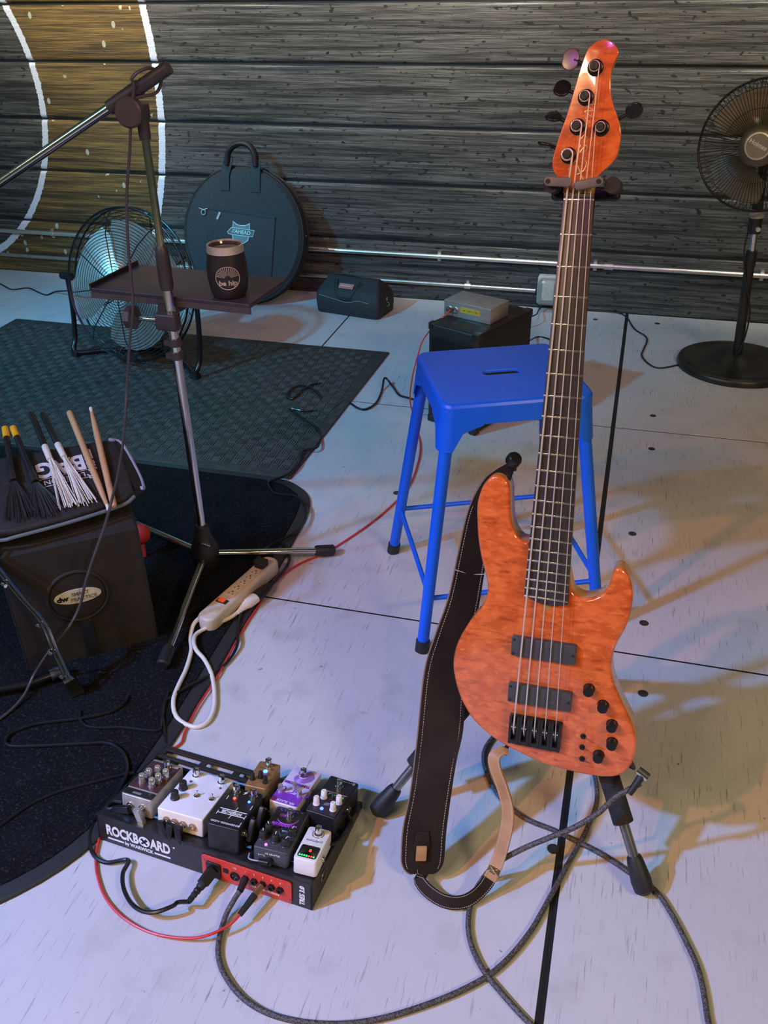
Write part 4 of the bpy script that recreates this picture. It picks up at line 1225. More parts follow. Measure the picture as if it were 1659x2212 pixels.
# shield badge
BAD = M('badge_teal', (0.10, 0.20, 0.20), 0.5)
BADW = M('badge_white', (0.62, 0.70, 0.70), 0.5)
shield = [(-0.040, 0.047), (-0.022, 0.036), (0.0, 0.033), (0.022, 0.036), (0.042, 0.047), (0.043, 0.0), (0.038, -0.028), (0.0, -0.055), (-0.038, -0.028), (-0.043, 0.0)]
LM = CM @ T((0.0, 0.012, 0.0466)) @ RZ(-3)
bd = MB().prism(shield, 0.0, 0.0016, LM).build('logo_badge', BADW, cb)
MB().prism(offset(shield[::-1] if area2(shield) < 0 else shield, 0.0032), 0.0010, 0.0022, LM).build('logo_field', BAD, bd)
bar = [(-0.066, -0.002), (-0.046, 0.020), (0.068, 0.020), (0.060, -0.010), (-0.040, -0.012), (-0.060, -0.010)]
MB().prism(bar, 0.0014, 0.0028, LM).build('logo_bar_edge', BADW, bd)
MB().prism(offset(bar if area2(bar) > 0 else bar[::-1], 0.0026), 0.002, 0.0034, LM).build('logo_bar', M('badge_dark', (0.07, 0.12, 0.12), 0.5), bd)
text('logo_lettering', '//AHEAD', 0.0235, M('badge_mint', (0.42, 0.66, 0.62), 0.5), bd, LM @ T((0.003, 0.0045, 0.0037)), 0.02, shear=0.15)
# ================================================================ tool bag
tb = thing('tool_bag', 'small black fabric tool bag with a red label beside the cymbal bag', 'bag', (-1.412, 3.885, 0.0), -0.19)
rings = []
W_, D_ = 0.325, 0.175
for z, sx, sd, yo in ((0.0, 0.98, 0.96, 0), (0.006, 1.0, 1.0, 0), (0.05, 1.03, 1.02, 0), (0.090, 1.02, 0.98, 0), (0.118, 0.96, 0.72, 0), (0.140, 0.86, 0.40, 0), (0.156, 0.82, 0.22, 0), (0.162, 0.80, 0.10, 0)):
    rings.append([(W_ / 2 + x, D_ / 2 + y + yo, z + (0.004 * math.sin(x * 60) if 0.03 < z < 0.15 else 0)) for x, y in rrect(W_ * sx, D_ * sd, 0.02 * min(1, sd * 1.2) + 0.002, 5)])
MB().layers(rings).build('bag_body', NYLON, tb)
MB().tube(catmull([V((0.025, D_ / 2, 0.156)), V((0.09, D_ / 2, 0.166)), V((0.2, D_ / 2, 0.164)), V((0.265, D_ / 2, 0.150))], 6), 0.0045, 8).build('zip', NYL2, tb)
for yy, nm in ((0.02, 'f'), (D_ - 0.02, 'b')):
    s_ = -1 if nm == 'f' else 1
    pts = [(0.085, D_ / 2 + s_ * 0.030, 0.150), (0.098, D_ / 2 + s_ * 0.060, 0.118), (0.115, D_ / 2 + s_ * 0.082, 0.088), (0.150, D_ / 2 + s_ * 0.088, 0.080), (0.185, D_ / 2 + s_ * 0.082, 0.088), (0.202, D_ / 2 + s_ * 0.060, 0.118), (0.212, D_ / 2 + s_ * 0.030, 0.148)]
    MB().tube(catmull([V(p) for p in pts], 5), 0.0085, 8, flat=0.6).build('handle', NYL2, tb)
MB().tube(catmull([V((0.020, -0.002, 0.086)), V((0.10, -0.004, 0.075)), V((0.17, -0.004, 0.066)), V((0.225, -0.004, 0.079)), V((0.280, -0.002, 0.074))], 6), 0.0013, 5).build('grey_piping', M('bag_piping', (0.24, 0.26, 0.26), 0.6), tb)
MB().box((0.150, 0.028, 0.131), (0.072, 0.004, 0.024), rot=RX(-48)).build('label_edge', M('label_cream', (0.55, 0.45, 0.40), 0.6), tb)
lb = MB().box((0.150, 0.0262, 0.1318), (0.068, 0.004, 0.020), rot=RX(-48)).build('label', M('label_red', (0.42, 0.13, 0.10), 0.6), tb)
text('label_lettering', 'CRAFTSMAN', 0.0115, M('label_print', (0.70, 0.55, 0.50), 0.6), tb, T((0.150, 0.0262, 0.1318)) @ RX(-48) @ RX(90) @ T((0, 0, 0.0024)), 0.02, squash=0.95)
MB().box((W_ + 0.002, D_ / 2, 0.070), (0.004, 0.010, 0.030)).torus(0.009, 0.002, T((W_ + 0.006, D_ / 2, 0.052)) @ RX(80), 16, 5).build('zip_pull', PEWT, tb)
# ================================================================ pedalboard
PB = V((-0.839, 0.940, 0.0))
prot = -0.093
pb = thing('pedalboard', 'black sloping pedalboard with a red socket panel carrying the effects pedals', 'pedalboard', PB, prot)
PW, PD, HF, HB, INS = 0.442, 0.238, 0.065, 0.018, 0.008
BLKM = M('black_powder_coat', (0.016, 0.016, 0.018), 0.36, var=0.2, scale=150, bump=0.1)
th = 0.003


def plate(a, b_, c, d, t):
    """four corners and a thickness along the inward normal"""
    a, b_, c, d = V(a), V(b_), V(c), V(d)
    n = (b_ - a).cross(d - a).normalized() * -t
    return MB().add([a, b_, c, d, a + n, b_ + n, c + n, d + n], [(0, 1, 2, 3), (7, 6, 5, 4), (0, 4, 5, 1), (1, 5, 6, 2), (2, 6, 7, 3), (3, 7, 4, 0)])


plate((0, 0, 0.002), (PW, 0, 0.002), (PW, INS, HF), (0, INS, HF), th).build('rear_panel', BLKM, pb)
plate((PW, PD, 0.002), (0, PD, 0.002), (0, PD - 0.002, HB), (PW, PD - 0.002, HB), th).build('front_panel', BLKM, pb)
for x, f_ in ((0, 1), (PW, -1)):
    p_ = [(x, 0, 0.002), (x, PD, 0.002), (x, PD, HB), (x, INS, HF)]
    sd = (plate(*p_[::-1], th) if f_ == 1 else plate(*p_, th)).build('side_panel', BLKM, pb)
ang = math.atan2(HB - HF, PD - INS)
TL = math.hypot(PD - INS, HF - HB)
TM = T((0, INS, HF)) @ Matrix.Rotation(ang, 4, 'X')          # top plane: x along, y towards the player, z out
# top rails with slots between them
rails = ((0.0, 0.034), (0.046, 0.084), (0.096, 0.134), (0.146, 0.184), (0.196, 0.206), (0.220, TL))
for y0, y1 in rails:
    MB().prism([(0, y0), (PW, y0), (PW, y1), (0, y1)], -0.0035, 0.0, TM, r=0.0008, rb=0, steps=1).build('top_rail', BLKM, pb)
for x0 in (0.0, 0.096, 0.172, 0.248, 0.324, 0.432):
    MB().box((x0 + 0.006, 0.213, -0.0018), (0.014 if 0 < x0 < 0.42 else 0.012, 0.0145, 0.0034), TM).build('rail_bridge', BLKM, pb)
HOOK = M('hook_tape', (0.010, 0.010, 0.011), 0.95, var=0.5, scale=400, bump=0.5)
for y0, y1 in ((0.047, 0.083), (0.097, 0.133), (0.147, 0.183)):
    tp = MB().prism([(0.004, y0), (PW - 0.004, y0), (PW - 0.004, y1), (0.004, y1)], 0.0, 0.0012, TM)
    for k in range(90):
        tp.box((0.007 + k * 0.00482, (y0 + y1) / 2, 0.0014), (0.0018, y1 - y0 - 0.002, 0.0008), TM)
    stuff(tp.build('hook_tape', HOOK, pb, sharp=0))
for x in (0.03, PW - 0.03):
    for y in (0.02, PD - 0.025):
        MB().cyl((x, y, 0.0), (x, y, 0.006), 0.010, n=12).build('rubber_foot', RUBBER, pb)
MB().tube([(PW + 0.0005, 0.055 + 0.012 * math.cos(a), 0.030 + 0.009 * math.sin(a)) for a in [2 * math.pi * k / 20 for k in range(20)]], 0.0012, 5, closed=True).build('side_port', STEEL, pb)
# rear panel lettering and socket panel
FN = V((0, INS, HF)).normalized()
FPM = frame(V((0, 0, 0.0)), V((1, 0, 0)), FN, V((1, 0, 0)).cross(FN))
WHT = M('white_print', (0.80, 0.80, 0.82), 0.5)
text('maker_lettering', 'ROCKB', 0.0315, WHT, pb, FPM @ T((0.0545, 0.0335, 0.0006)), 0.035, 0.68, spacing=0.98)
text('maker_lettering', 'ARD', 0.0315, WHT, pb, FPM @ T((0.1370, 0.0335, 0.0006)), 0.035, 0.68, spacing=0.98)
lo = MB().prism(circ(0.0118, 28, 0.1025, 0.0335), 0.0002, 0.0008, FPM).build('maker_emblem', WHT, pb)
for a in (45, 135):
    MB().prism([(-0.0085, -0.0016), (0.0085, -0.0028), (0.0085, 0.0028), (-0.0085, 0.0016)], 0.0007, 0.0012, FPM @ T((0.1025, 0.0335, 0)) @ RZ(a)).build('emblem_mark', BLKM, lo)
MB().prism(circ(0.0020, 12, 0.1665, 0.0430), 0.0002, 0.0008, FPM).build('maker_mark', WHT, pb)
text('maker_lettering', 'by WARWICK', 0.0105, WHT, pb, FPM @ T((0.0895, 0.0140, 0.0006)), 0.03, 0.95)
for x0, x1 in ((0.021, 0.056), (0.123, 0.157)):
    MB().box(((x0 + x1) / 2, 0.0140, 0.0005), (x1 - x0, 0.0034, 0.0006), FPM).build('printed_bar', WHT, pb)
text('model_lettering', 'TRES 3.0', 0.0135, WHT, pb, FPM @ T((0.4240, 0.030, 0.0006)) @ RZ(90), 0.03, 0.88, shear=0.1)
RED = M('red_panel', (0.62, 0.045, 0.028), 0.38, var=0.1)
mod = MB().prism(rrect(0.1785, 0.0495, 0.005, 4, 0.3148, 0.0290), 0.0003, 0.0030, FPM, r=0.0006).build('socket_panel', RED, pb)
for x, y in ((0.2300, 0.043), (0.3995, 0.012), (0.3985, 0.044), (0.2300, 0.012)):
    MB().lathe([(0.0022, 0.003), (0.0020, 0.0042), (0.0008, 0.0042)], 10, FPM @ T((x, y, 0))).build('panel_screw', STEEL, mod)
MB().prism(rrect(0.029, 0.034, 0.002, 3, 0.2500, 0.0265), 0.003, 0.0065, FPM, r=0.001).build('mains_inlet', POLEM, mod)
MB().prism(rrect(0.010, 0.010, 0.001, 2, 0.2745, 0.0330), 0.003, 0.0044, FPM).build('power_socket', POLEM, mod)
MB().lathe([(0.0098, 0.003), (0.0098, 0.0046), (0.0082, 0.0052), (0.0080, 0.0032)], 24, FPM @ T((0.2930, 0.0265, 0))).build('xlr_socket', POLEM, mod)
for a in (30, 150, 270):
    MB().cyl((0.2930 + 0.004 * math.cos(math.radians(a)), 0.0265 + 0.004 * math.sin(math.radians(a)), 0.003), (0.2930 + 0.004 * math.cos(math.radians(a)), 0.0265 + 0.004 * math.sin(math.radians(a)), 0.0058), 0.0009, n=6, mat=FPM).build('xlr_pin', FRETM, mod)
JX = (0.3146, 0.3318, 0.3488, 0.3658, 0.3828)
for x in JX:
    MB().lathe([(0.0074, 0.003), (0.0074, 0.0052), (0.0064, 0.0058), (0.0064, 0.0085), (0.0034, 0.0088), (0.0034, 0.004)], 6, FPM @ T((x, 0.0305, 0))).build('jack_socket', POLEM, mod)
PRT = M('panel_print', (0.85, 0.70, 0.68), 0.5)
for x, s_ in zip((0.2925, *JX), ('D.I.', '1', '2', '3', '4', '5')):
    text('socket_number', s_, 0.0052, PRT, mod, FPM @ T((x, 0.0455, 0.0031)) @ RZ(180))
text('panel_lettering', 'ROCKBOARD MOD 1', 0.0062, PRT, mod, FPM @ T((0.3490, 0.0165, 0.0031)) @ RZ(180), 0.02, 1.05)

# ---------------------------------------------------------------- pedals
BW = T(PB) @ Matrix.Rotation(prot, 4, 'Z') @ TM          # board top in the room


def pedal(name, label, x, y, w, d, h, rot, mat, r=0.004, foot=0.0026):
    """enclosure standing on the board; local x right, y away from the viewer, z up, origin under its centre"""
    t_ = thing(name, label, 'effects pedal', mat=BW @ T((x, y, foot)) @ RZ(rot))
    MB().prism(rrect(w, d, r, 4), 0.0, h, r=0.0022, rb=0.001).build('enclosure', mat, t_)
    MB().prism(rrect(w - 0.006, d - 0.01, r, 3), -foot + 0.0003, 0.001).build('hook_pad', HOOK, t_)
    return t_


def footswitch(t_, x, y, z, s=1.0):
    MB().lathe([(0.0078 * s, z), (0.0078 * s, z + 0.0018), (0.0062 * s, z + 0.0022), (0.0062 * s, z + 0.009 * s), (0.0068 * s, z + 0.0095 * s), (0.0060 * s, z + 0.0155 * s), (0.0035 * s, z + 0.017 * s)], 18, T((x, y, 0))).build('footswitch', CHROME, t_)


def knob(t_, x, y, z, r, h, mat, line=None, a=0):
    k_ = MB().lathe([(r, z), (r, z + 0.0015), (r * 0.88, z + 0.0025), (r * 0.80, z + h * 0.9), (r * 0.66, z + h)], 18, T((x, y, 0))).build('knob', mat, t_)
    if line:
        MB().box((0, r * 0.45, z + h + 0.0002), (0.0014, r * 0.75, 0.0006), T((x, y, 0)) @ RZ(a)).box((0, r * 0.84, z + h * 0.55), (0.0014, 0.0012, h * 0.85), T((x, y, 0)) @ RZ(a)).build('pointer', line, k_)
    return k_


def led(t_, x, y, z, col, st_=14, r=0.0026):
    MB().lathe([(r, z), (r, z + 0.0012), (r * 0.7, z + 0.0024), (r * 0.25, z + 0.003)], 12, T((x, y, 0))).build('led', M('led_%d_%d_%d' % tuple(int(c * 9) for c in col), col, 0.3, emit=col, estr=st_), t_)


def jack(t_, x, y, z, ax, mat=None):
    """socket on a side wall; ax 'f' front, 'r' right, 'l' left"""
    rt = {'f': RX(90), 'r': RY(90), 'l': RY(-90), 'b': RX(-90)}[ax]
    MB().lathe([(0.0072, -0.001), (0.0072, 0.0022), (0.0056, 0.0026), (0.0056, 0.0050), (0.0032, 0.0052), (0.0032, 0.002)], 16, T((x, y, z)) @ rt).build('jack', mat or CHROME, t_)


def flat_plug(name, label, m_, mat=None):
    """pancake patch plug with a short stub; local z out of the jack, y along its cable"""
    t_ = thing(name, label, 'plug', mat=m_)
    MB().prism([(-0.0075, -0.008), (0.0075, -0.008), (0.0065, 0.020), (0.003, 0.030), (-0.003, 0.030), (-0.0065, 0.020)], 0.002, 0.012, r=0.002).build('shell', mat or POLEM, t_)
    MB().cyl((0, 0, -0.002), (0, 0, 0.003), 0.0048, n=12).build('collar', CHROME, t_)
    return t_


GREYE = M('pedal_grey', (0.40, 0.375, 0.34), 0.35, 0.3)
MAROON = M('maroon_face', (0.070, 0.022, 0.034), 0.4)
CLEARK = M('silver_knob', (0.66, 0.66, 0.64), 0.2, 0.85)
WHITEP = M('white_enamel', (0.80, 0.76, 0.72), 0.3, var=0.04)
CREAMP = M('cream_enamel', (0.82, 0.74, 0.62), 0.32, var=0.04)
BLACKP = M('black_enamel', (0.012, 0.012, 0.013), 0.4, var=0.2)
GOLDP = M('gold_enamel', (0.36, 0.20, 0.075), 0.35, 0.35)
LILAC = M('lilac_enamel', (0.62, 0.54, 0.74), 0.35, var=0.05)
PURP = M('purple_print', (0.20, 0.035, 0.46), 0.4)
CHARC = M('charcoal_enamel', (0.070, 0.072, 0.080), 0.42, 0.2)
KB = M('black_knob', (0.018, 0.018, 0.018), 0.45)

# tube preamp with clear knobs
t = pedal('effects_pedal', 'grey pedal with a maroon face and six silver knobs at the board corner', 0.0715, 0.0815, 0.065, 0.113, 0.040, 1.4, GREYE)
MB().prism(rrect(0.061, 0.082, 0.001, 2, 0, 0.008), 0.0400, 0.0408).build('face_plate', MAROON, t)
MB().prism(rrect(0.061, 0.016, 0.001, 2, 0, -0.0455), 0.0400, 0.0408).build('black_band', BLACKP, t)
for kx, ky in ((-0.014, -0.016), (0.010, -0.020), (-0.010, 0.002), (0.014, -0.004), (0.020, 0.013), (0.000, 0.016)):
    MB().lathe([(0.0070, 0.0408), (0.0070, 0.0425), (0.0062, 0.043), (0.0062, 0.0575), (0.0050, 0.0590)], 14, T((kx, ky, 0))).build('knob', CLEARK, t)
for k in range(4):
    MB().box((-0.020, -0.006 + k * 0.006, 0.0410), (0.013, 0.0016, 0.0005)).build('printed_stripe', WHT, t)
MB().box((0.020, 0.046, 0.0410), (0.014, 0.005, 0.0005)).build('printed_mark', M('mark_lilac', (0.42, 0.36, 0.42), 0.5), t)
footswitch(t, 0.006, 0.040, 0.0408)
MB().box((-0.004, -0.0475, 0.0411), (0.018, 0.005, 0.0004)).build('printed_mark', M('mark_dim', (0.20, 0.20, 0.20), 0.5), t)
jack(t, -0.013, -0.0565, 0.018, 'f')
jack(t, 0.013, -0.0565, 0.020, 'f')

# white twin-switch pedal
t = pedal('effects_pedal', 'wide plain white pedal with two black knobs and two footswitches', 0.1670, 0.0800, 0.0935, 0.121, 0.0380, 2.2, CREAMP, r=0.003)
MB().prism(rrect(0.0915, 0.119, 0.003, 3), 0.0378, 0.0386, r=0.0004).build('top_face', M('white_top', (0.80, 0.79, 0.84), 0.3, var=0.03), t)
knob(t, -0.030, -0.026, 0.0386, 0.0088, 0.017, KB)
knob(t, -0.030, 0.004, 0.0386, 0.0088, 0.017, KB)
for x, y in ((0.004, -0.005), (0.034, -0.003)):
    MB().lathe([(0.0062, 0.0386), (0.0062, 0.0398), (0.0030, 0.0404)], 14, T((x, y, 0))).cyl((x, y, 0.040), (x, y + 0.002, 0.049), 0.0012, 0.0016, 8).build('toggle_switch', CHROME, t)
footswitch(t, -0.026, 0.047, 0.0386)
footswitch(t, 0.028, 0.047, 0.0386)
led(t, -0.027, 0.027, 0.0386, (0.20, 0.02, 0.05), 0.2, 0.0024)
led(t, 0.034, 0.030, 0.0386, (0.05, 0.05, 0.08), 0.1, 0.0020)
for x in (-0.027, -0.010, 0.007, 0.026):
    jack(t, x, -0.0605, 0.018, 'f', M('jack_copper', (0.55, 0.40, 0.28), 0.3, 0.8))

# tall black interface box
t = pedal('effects_pedal', 'tall black pedal with a white lightning logo, red and blue lamps', 0.2620, 0.0590, 0.0610, 0.1060, 0.0530, 4.0, BLACKP)
text('maker_lettering', 'INTERFACER', 0.0088, WHT, t, T((-0.001, -0.014, 0.0532)) @ RZ(180), 0.03, 0.78)
for a, b_ in (((-0.026, -0.008), (0.026, -0.008)), ((-0.026, -0.020), (0.026, -0.020)), ((0.0, -0.030), (0.004, 0.002))):
    MB().tube([(a[0], a[1], 0.0531), (b_[0], b_[1], 0.0531)], 0.0007, 5).build('printed_line', WHT, t)
text('maker_lettering', 'GOODWOOD AUDIO', 0.0056, WHT, t, T((0, -0.043, 0.0532)) @ RZ(180), 0.01, 1.0)
for x, y in ((-0.0265, -0.020), (0.0265, -0.038), (-0.0265, 0.022), (0.0265, 0.010), (0.0265, -0.018)):
    MB().box((x, y, 0.0531), (0.0012, 0.011, 0.0004)).build('printed_tick', WHT, t)
footswitch(t, -0.017, 0.040, 0.0530)
footswitch(t, 0.017, 0.040, 0.0530)
MB().prism([(-0.003, 0.038), (0.004, 0.045), (0.001, 0.045), (0.0045, 0.052), (-0.004, 0.0435), (-0.001, 0.0435)], 0.0529, 0.0533).build('printed_bolt', WHT, t)
led(t, -0.013, 0.023, 0.0530, (1.0, 0.03, 0.02), 9)
led(t, 0.016, 0.023, 0.0530, (0.03, 0.08, 1.0), 9)
jack(t, 0.0305, -0.030, 0.030, 'r')
jack(t, 0.0305, 0.004, 0.032, 'r')

# gold mini pedal
t = pedal('effects_pedal', 'small gold pedal with a glowing blue lamp and three tiny black knobs', 0.2530, 0.1830, 0.0440, 0.0800, 0.0380, 6.0, GOLDP)
for x, y in ((-0.014, -0.020), (-0.001, -0.010), (0.013, -0.022)):
    knob(t, x, y, 0.0380, 0.0055, 0.014, KB)
led(t, 0.001, 0.010, 0.0380, (0.02, 0.12, 1.0), 14, 0.0042)
footswitch(t, 0.0, 0.029, 0.0380)
scribble('maker_lettering', BLACKP, t, T((0.001, 0.0195, 0.0381)), 0.030, 0.0035, 8, 0.0005, 8)
scribble('maker_lettering', BLACKP, t, T((0.012, 0.033, 0.0381)), 0.012, 0.004, 3, 0.0005, 9)

# purple and white pedal
t = pedal('effects_pedal', 'lilac pedal printed with a purple swirl and clear knobs', 0.3260, 0.1780, 0.0580, 0.1130, 0.0370, 0.0, M('pale_pedal_side', (0.62, 0.58, 0.56), 0.35, 0.2))
MB().prism(rrect(0.0565, 0.1115, 0.003, 3), 0.0368, 0.0375, r=0.0003).build('top_face', LILAC, t)
MB().prism(rrect(0.0560, 0.030, 0.002, 3, 0, -0.0395), 0.0374, 0.0378).build('purple_band', PURP, t)
sw = MB()
for k in range(9):
    r = 0.0085 + 0.0016 * k
    a0, a1 = math.radians(170 + 9 * k), math.radians(530 - 6 * k)
    sw.tube([(r * 1.05 * math.cos(a0 + (a1 - a0) * i / 26), 0.032 + r * 0.95 * math.sin(a0 + (a1 - a0) * i / 26), 0.0377) for i in range(27)], 0.00050, 4)
stuff(sw.build('printed_swirl', PURP, t, sharp=0))
text('maker_lettering', 'TUNNELWORM', 0.0092, PURP, t, T((0, 0.0055, 0.0377)) @ RZ(180), 0.05, 0.80)
for k in range(4):
    MB().tube(catmull([V((-0.026 + 0.016 * k, -0.018, 0.0377)), V((-0.018 + 0.016 * k, -0.010, 0.0377)), V((-0.013 + 0.016 * k, -0.020, 0.0377)), V((-0.022 + 0.016 * k, -0.023, 0.0377))], 5), 0.0011, 5).build('printed_curl', PURP, t)
text('maker_lettering', 'MR. BLACK', 0.0078, LILAC, t, T((0.002, -0.0495, 0.0379)) @ RZ(180), 0.03, 0.95)
for x, y in ((-0.020, -0.026), (0.002, -0.010), (0.018, -0.024)):
    MB().lathe([(0.0056, 0.0378), (0.0056, 0.0395), (0.0050, 0.040), (0.0048, 0.052), (0.0040, 0.0535)], 14, T((x, y, 0))).build('knob', M('lilac_chrome', (0.70, 0.62, 0.74), 0.2, 0.8), t)
footswitch(t, 0.0, 0.034, 0.0378)

# charcoal envelope pedal
t = pedal('effects_pedal', 'charcoal pedal with five white-lined black knobs and purple lettering', 0.3525, 0.0660, 0.0640, 0.1130, 0.0320, 5.0, CHARC)
MB().prism(rrect(0.0580, 0.058, 0.003, 3, 0, 0.0265), 0.0318, 0.0326, r=0.0003).build('top_face', BLACKP, t)
VIO = M('violet_print', (0.42, 0.06, 0.62), 0.45)
text('maker_lettering', 'Smoothie', 0.0150, VIO, t, T((0, 0.0080, 0.0328)) @ RZ(180), 0.04, 0.82, shear=0.15)
scribble('maker_lettering', M('indigo_print', (0.14, 0.07, 0.62), 0.45), t, T((0.0, 0.0490, 0.0328)), 0.046, 0.008, 6, 0.0010, 10)
MB().tube([(0.020 * math.cos(a), 0.030 + 0.017 * math.sin(a), 0.0327) for a in [math.radians(-150 + 10 * k) for k in range(16)]], 0.0008, 5).build('printed_arc', VIO, t)
for k in range(5):
    MB().box((-0.016 + 0.0026 * k, 0.034, 0.0328), (0.0012, 0.007, 0.0004)).build('printed_bar', VIO, t)
footswitch(t, 0.001, 0.034, 0.0326)
WL = M('knob_line', (0.85, 0.85, 0.85), 0.5)
for (x, y), a in zip(((-0.021, -0.012), (0.022, -0.010), (-0.024, -0.032), (0.0, -0.033), (0.021, -0.038)), (35, -15, 20, 10, -10)):
    knob(t, x, y, 0.0320, 0.0085, 0.015, KB, WL, a)
MB().cyl((0.002, -0.014, 0.032), (0.003, -0.012, 0.043), 0.0016, n=8).build('toggle_switch', CHROME, t)
MB().box((0.006, -0.004, 0.0323), (0.014, 0.0045, 0.0004)).build('printed_mark', M('mark_blue', (0.25, 0.35, 0.55), 0.5), t)
led(t, -0.012, -0.047, 0.0318, (0.9, 0.05, 0.8), 8)
led(t, 0.010, -0.049, 0.0318, (0.25, 0.02, 0.02), 0.2, 0.0012)
text('maker_lettering', 'AC ADAPTER', 0.0048, WHT, t, T((0.004, -0.0567, 0.022)) @ RX(90))
scribble('printed_mark', WHT, t, T((-0.016, -0.0567, 0.017)) @ RX(90), 0.014, 0.005, 4, 0.0004, 11)
MB().cyl((0.0, -0.056, 0.010), (0.0, -0.066, 0.010), 0.0062, n=14).cyl((0.0, -0.064, 0.010), (-0.018, -0.064, 0.009), 0.0055, n=12).build('power_plug', POLEM, t)
MB().tube(catmull([V((-0.018, -0.064, 0.009)), V((-0.030, -0.062, 0.006)), V((-0.040, -0.058, 0.004)), V((-0.044, -0.045, 0.003))], 5), 0.0013, 6).build('power_lead', M('grey_lead', (0.42, 0.42, 0.46), 0.5), t)

# white mini tuner
t = pedal('tuner_pedal', 'small white tuner pedal with a black screen of red and green lights', 0.4190, 0.0530, 0.0430, 0.0850, 0.0330, 5.0, WHITEP, r=0.006)
sc_ = MB().prism(rrect(0.0340, 0.0300, 0.004, 4, 0, -0.0215), 0.0328, 0.0337, r=0.0003).build('screen', M('screen_black', (0.006, 0.006, 0.007), 0.12), t)
GRN = M('screen_green', (0.02, 0.8, 0.12), 0.4, emit=(0.02, 0.9, 0.12), estr=3.5)
RDL = M('screen_red', (0.9, 0.06, 0.02), 0.4, emit=(1.0, 0.06, 0.02), estr=3.5)
for k in range(7):
    MB().box((-0.0130 + 0.0043 * k, -0.0325, 0.0338), (0.0026, 0.0034, 0.0004)).build('light_bar', RDL if k in (4, 5) else GRN, sc_)
text('note_display', '0', 0.0085, RDL, sc_, T((0.002, -0.0185, 0.0338)) @ RZ(180), 0.02)
text('maker_lettering', 'polytune', 0.0085, M('print_steel', (0.20, 0.32, 0.46), 0.5), t, T((0, 0.0060, 0.0331)) @ RZ(180), 0.01)
footswitch(t, 0.001, 0.026, 0.0330)
MB().torus(0.0105, 0.0008, T((0.001, 0.026, 0.0332)), 24, 5).build('switch_ring', CHROME, t)
jack(t, 0.0215, -0.012, 0.016, 'r')

# black pedal with white knobs
t = pedal('effects_pedal', 'black pedal with four white knobs and a blue lamp at the board end', 0.4030, 0.1770, 0.0600, 0.1120, 0.0400, -1.5, BLACKP)
MB().prism(rrect(0.0560, 0.052, 0.002, 3, 0, -0.027), 0.0399, 0.0407).build('face_plate', M('plum_face', (0.030, 0.016, 0.026), 0.35), t)
for x, y in ((-0.018, -0.034), (-0.013, -0.012), (0.017, -0.036), (0.019, -0.014)):
    MB().lathe([(0.0066, 0.0407), (0.0066, 0.0420), (0.0058, 0.0428), (0.0054, 0.0560), (0.0044, 0.0575)], 16, T((x, y, 0))).build('knob', M('white_knob', (0.80, 0.76, 0.70), 0.4), t)
footswitch(t, 0.0, 0.030, 0.0400)
scribble('maker_lettering', M('teal_print', (0.20, 0.55, 0.46), 0.5), t, T((0.004, 0.0025, 0.0410)), 0.040, 0.008, 7, 0.0011, 12)
scribble('maker_lettering', M('mint_print', (0.35, 0.60, 0.58), 0.5), t, T((0.006, 0.0485, 0.0402)), 0.024, 0.004, 7, 0.0004, 13)
MB().torus(0.0024, 0.0006, T((0.022, 0.0485, 0.0402)), 16, 5).build('maker_emblem', MATS['mint_print'], t)
MB().box((0.0, 0.009, 0.0406), (0.050, 0.0016, 0.0006)).build('printed_line', M('pink_print', (0.50, 0.18, 0.28), 0.5), t)
led(t, -0.003, -0.042, 0.0406, (0.03, 0.06, 1.0), 14, 0.0034)
MB().box((0.0, -0.026, 0.0409), (0.010, 0.008, 0.0004)).build('printed_mark', M('mark_slate', (0.16, 0.20, 0.28), 0.5), t)
MB().cyl((0.003, -0.010, 0.040), (0.004, -0.008, 0.050), 0.0016, n=8).build('toggle_switch', CHROME, t)
jack(t, 0.030, 0.002, 0.018, 'r')
jack(t, -0.030, -0.004, 0.024, 'l')

# patch plugs on the pedal sockets
PG = 'patch plugs on the pedalboard'
fp = flat_plug('patch_plug', 'brass-tipped right-angle patch plug hanging from the maroon-faced pedal', BW @ T((0.0850, 0.0250, 0.0210)) @ RX(90) @ RZ(200) @ T((0, 0, 0.006)), M('pewter_shell', (0.50, 0.46, 0.40), 0.3, 0.7))
MB().box((0, 0.024, 0.007), (0.012, 0.010, 0.011)).build('brass_end', M('brass', (0.60, 0.44, 0.16), 0.28, 0.9), fp)
flat_plug('patch_plug', 'black patch plug curling from the maroon-faced pedal', BW @ T((0.0585, 0.0250, 0.0200)) @ RX(90) @ RZ(105) @ T((0, 0, 0.006)))
cd = MB().tube([BW @ p for p in catmull([V((0.032, 0.016, 0.012)), V((0.020, 0.012, 0.008)), V((0.010, 0.020, 0.006)), V((0.012, 0.036, 0.005)), V((0.030, 0.040, 0.006))], 6)], 0.0034, 8).build('patch_cable', RUBBER)
tag(cd, 'short black patch cable looping at the corner of the pedalboard', 'cable')
for x, y, a, lb in ((0.1425, 0.0165, 205, 'black patch plug in the white pedal socket beside the maroon-faced pedal'), (0.1590, 0.0165, 172, 'middle one of three black patch plugs in the plain white pedal'), (0.1760, 0.0170, 185, 'black patch plug next to the empty socket of the white pedal')):
    flat_plug('patch_plug', lb, BW @ T((x, y, 0.0200)) @ RX(90) @ RZ(a) @ T((0, 0, 0.006)))['group'] = PG
for y, z, lb in ((0.030, 0.032, 'black patch plug in the tall black pedal side beside the charcoal pedal'), (0.064, 0.034, 'black patch plug in the tall black pedal side towards the gold pedal')):
    flat_plug('patch_plug', lb, BW @ T((0.2950, y, z)) @ RY(90) @ RZ(70) @ T((0, 0, 0.006)))['group'] = PG
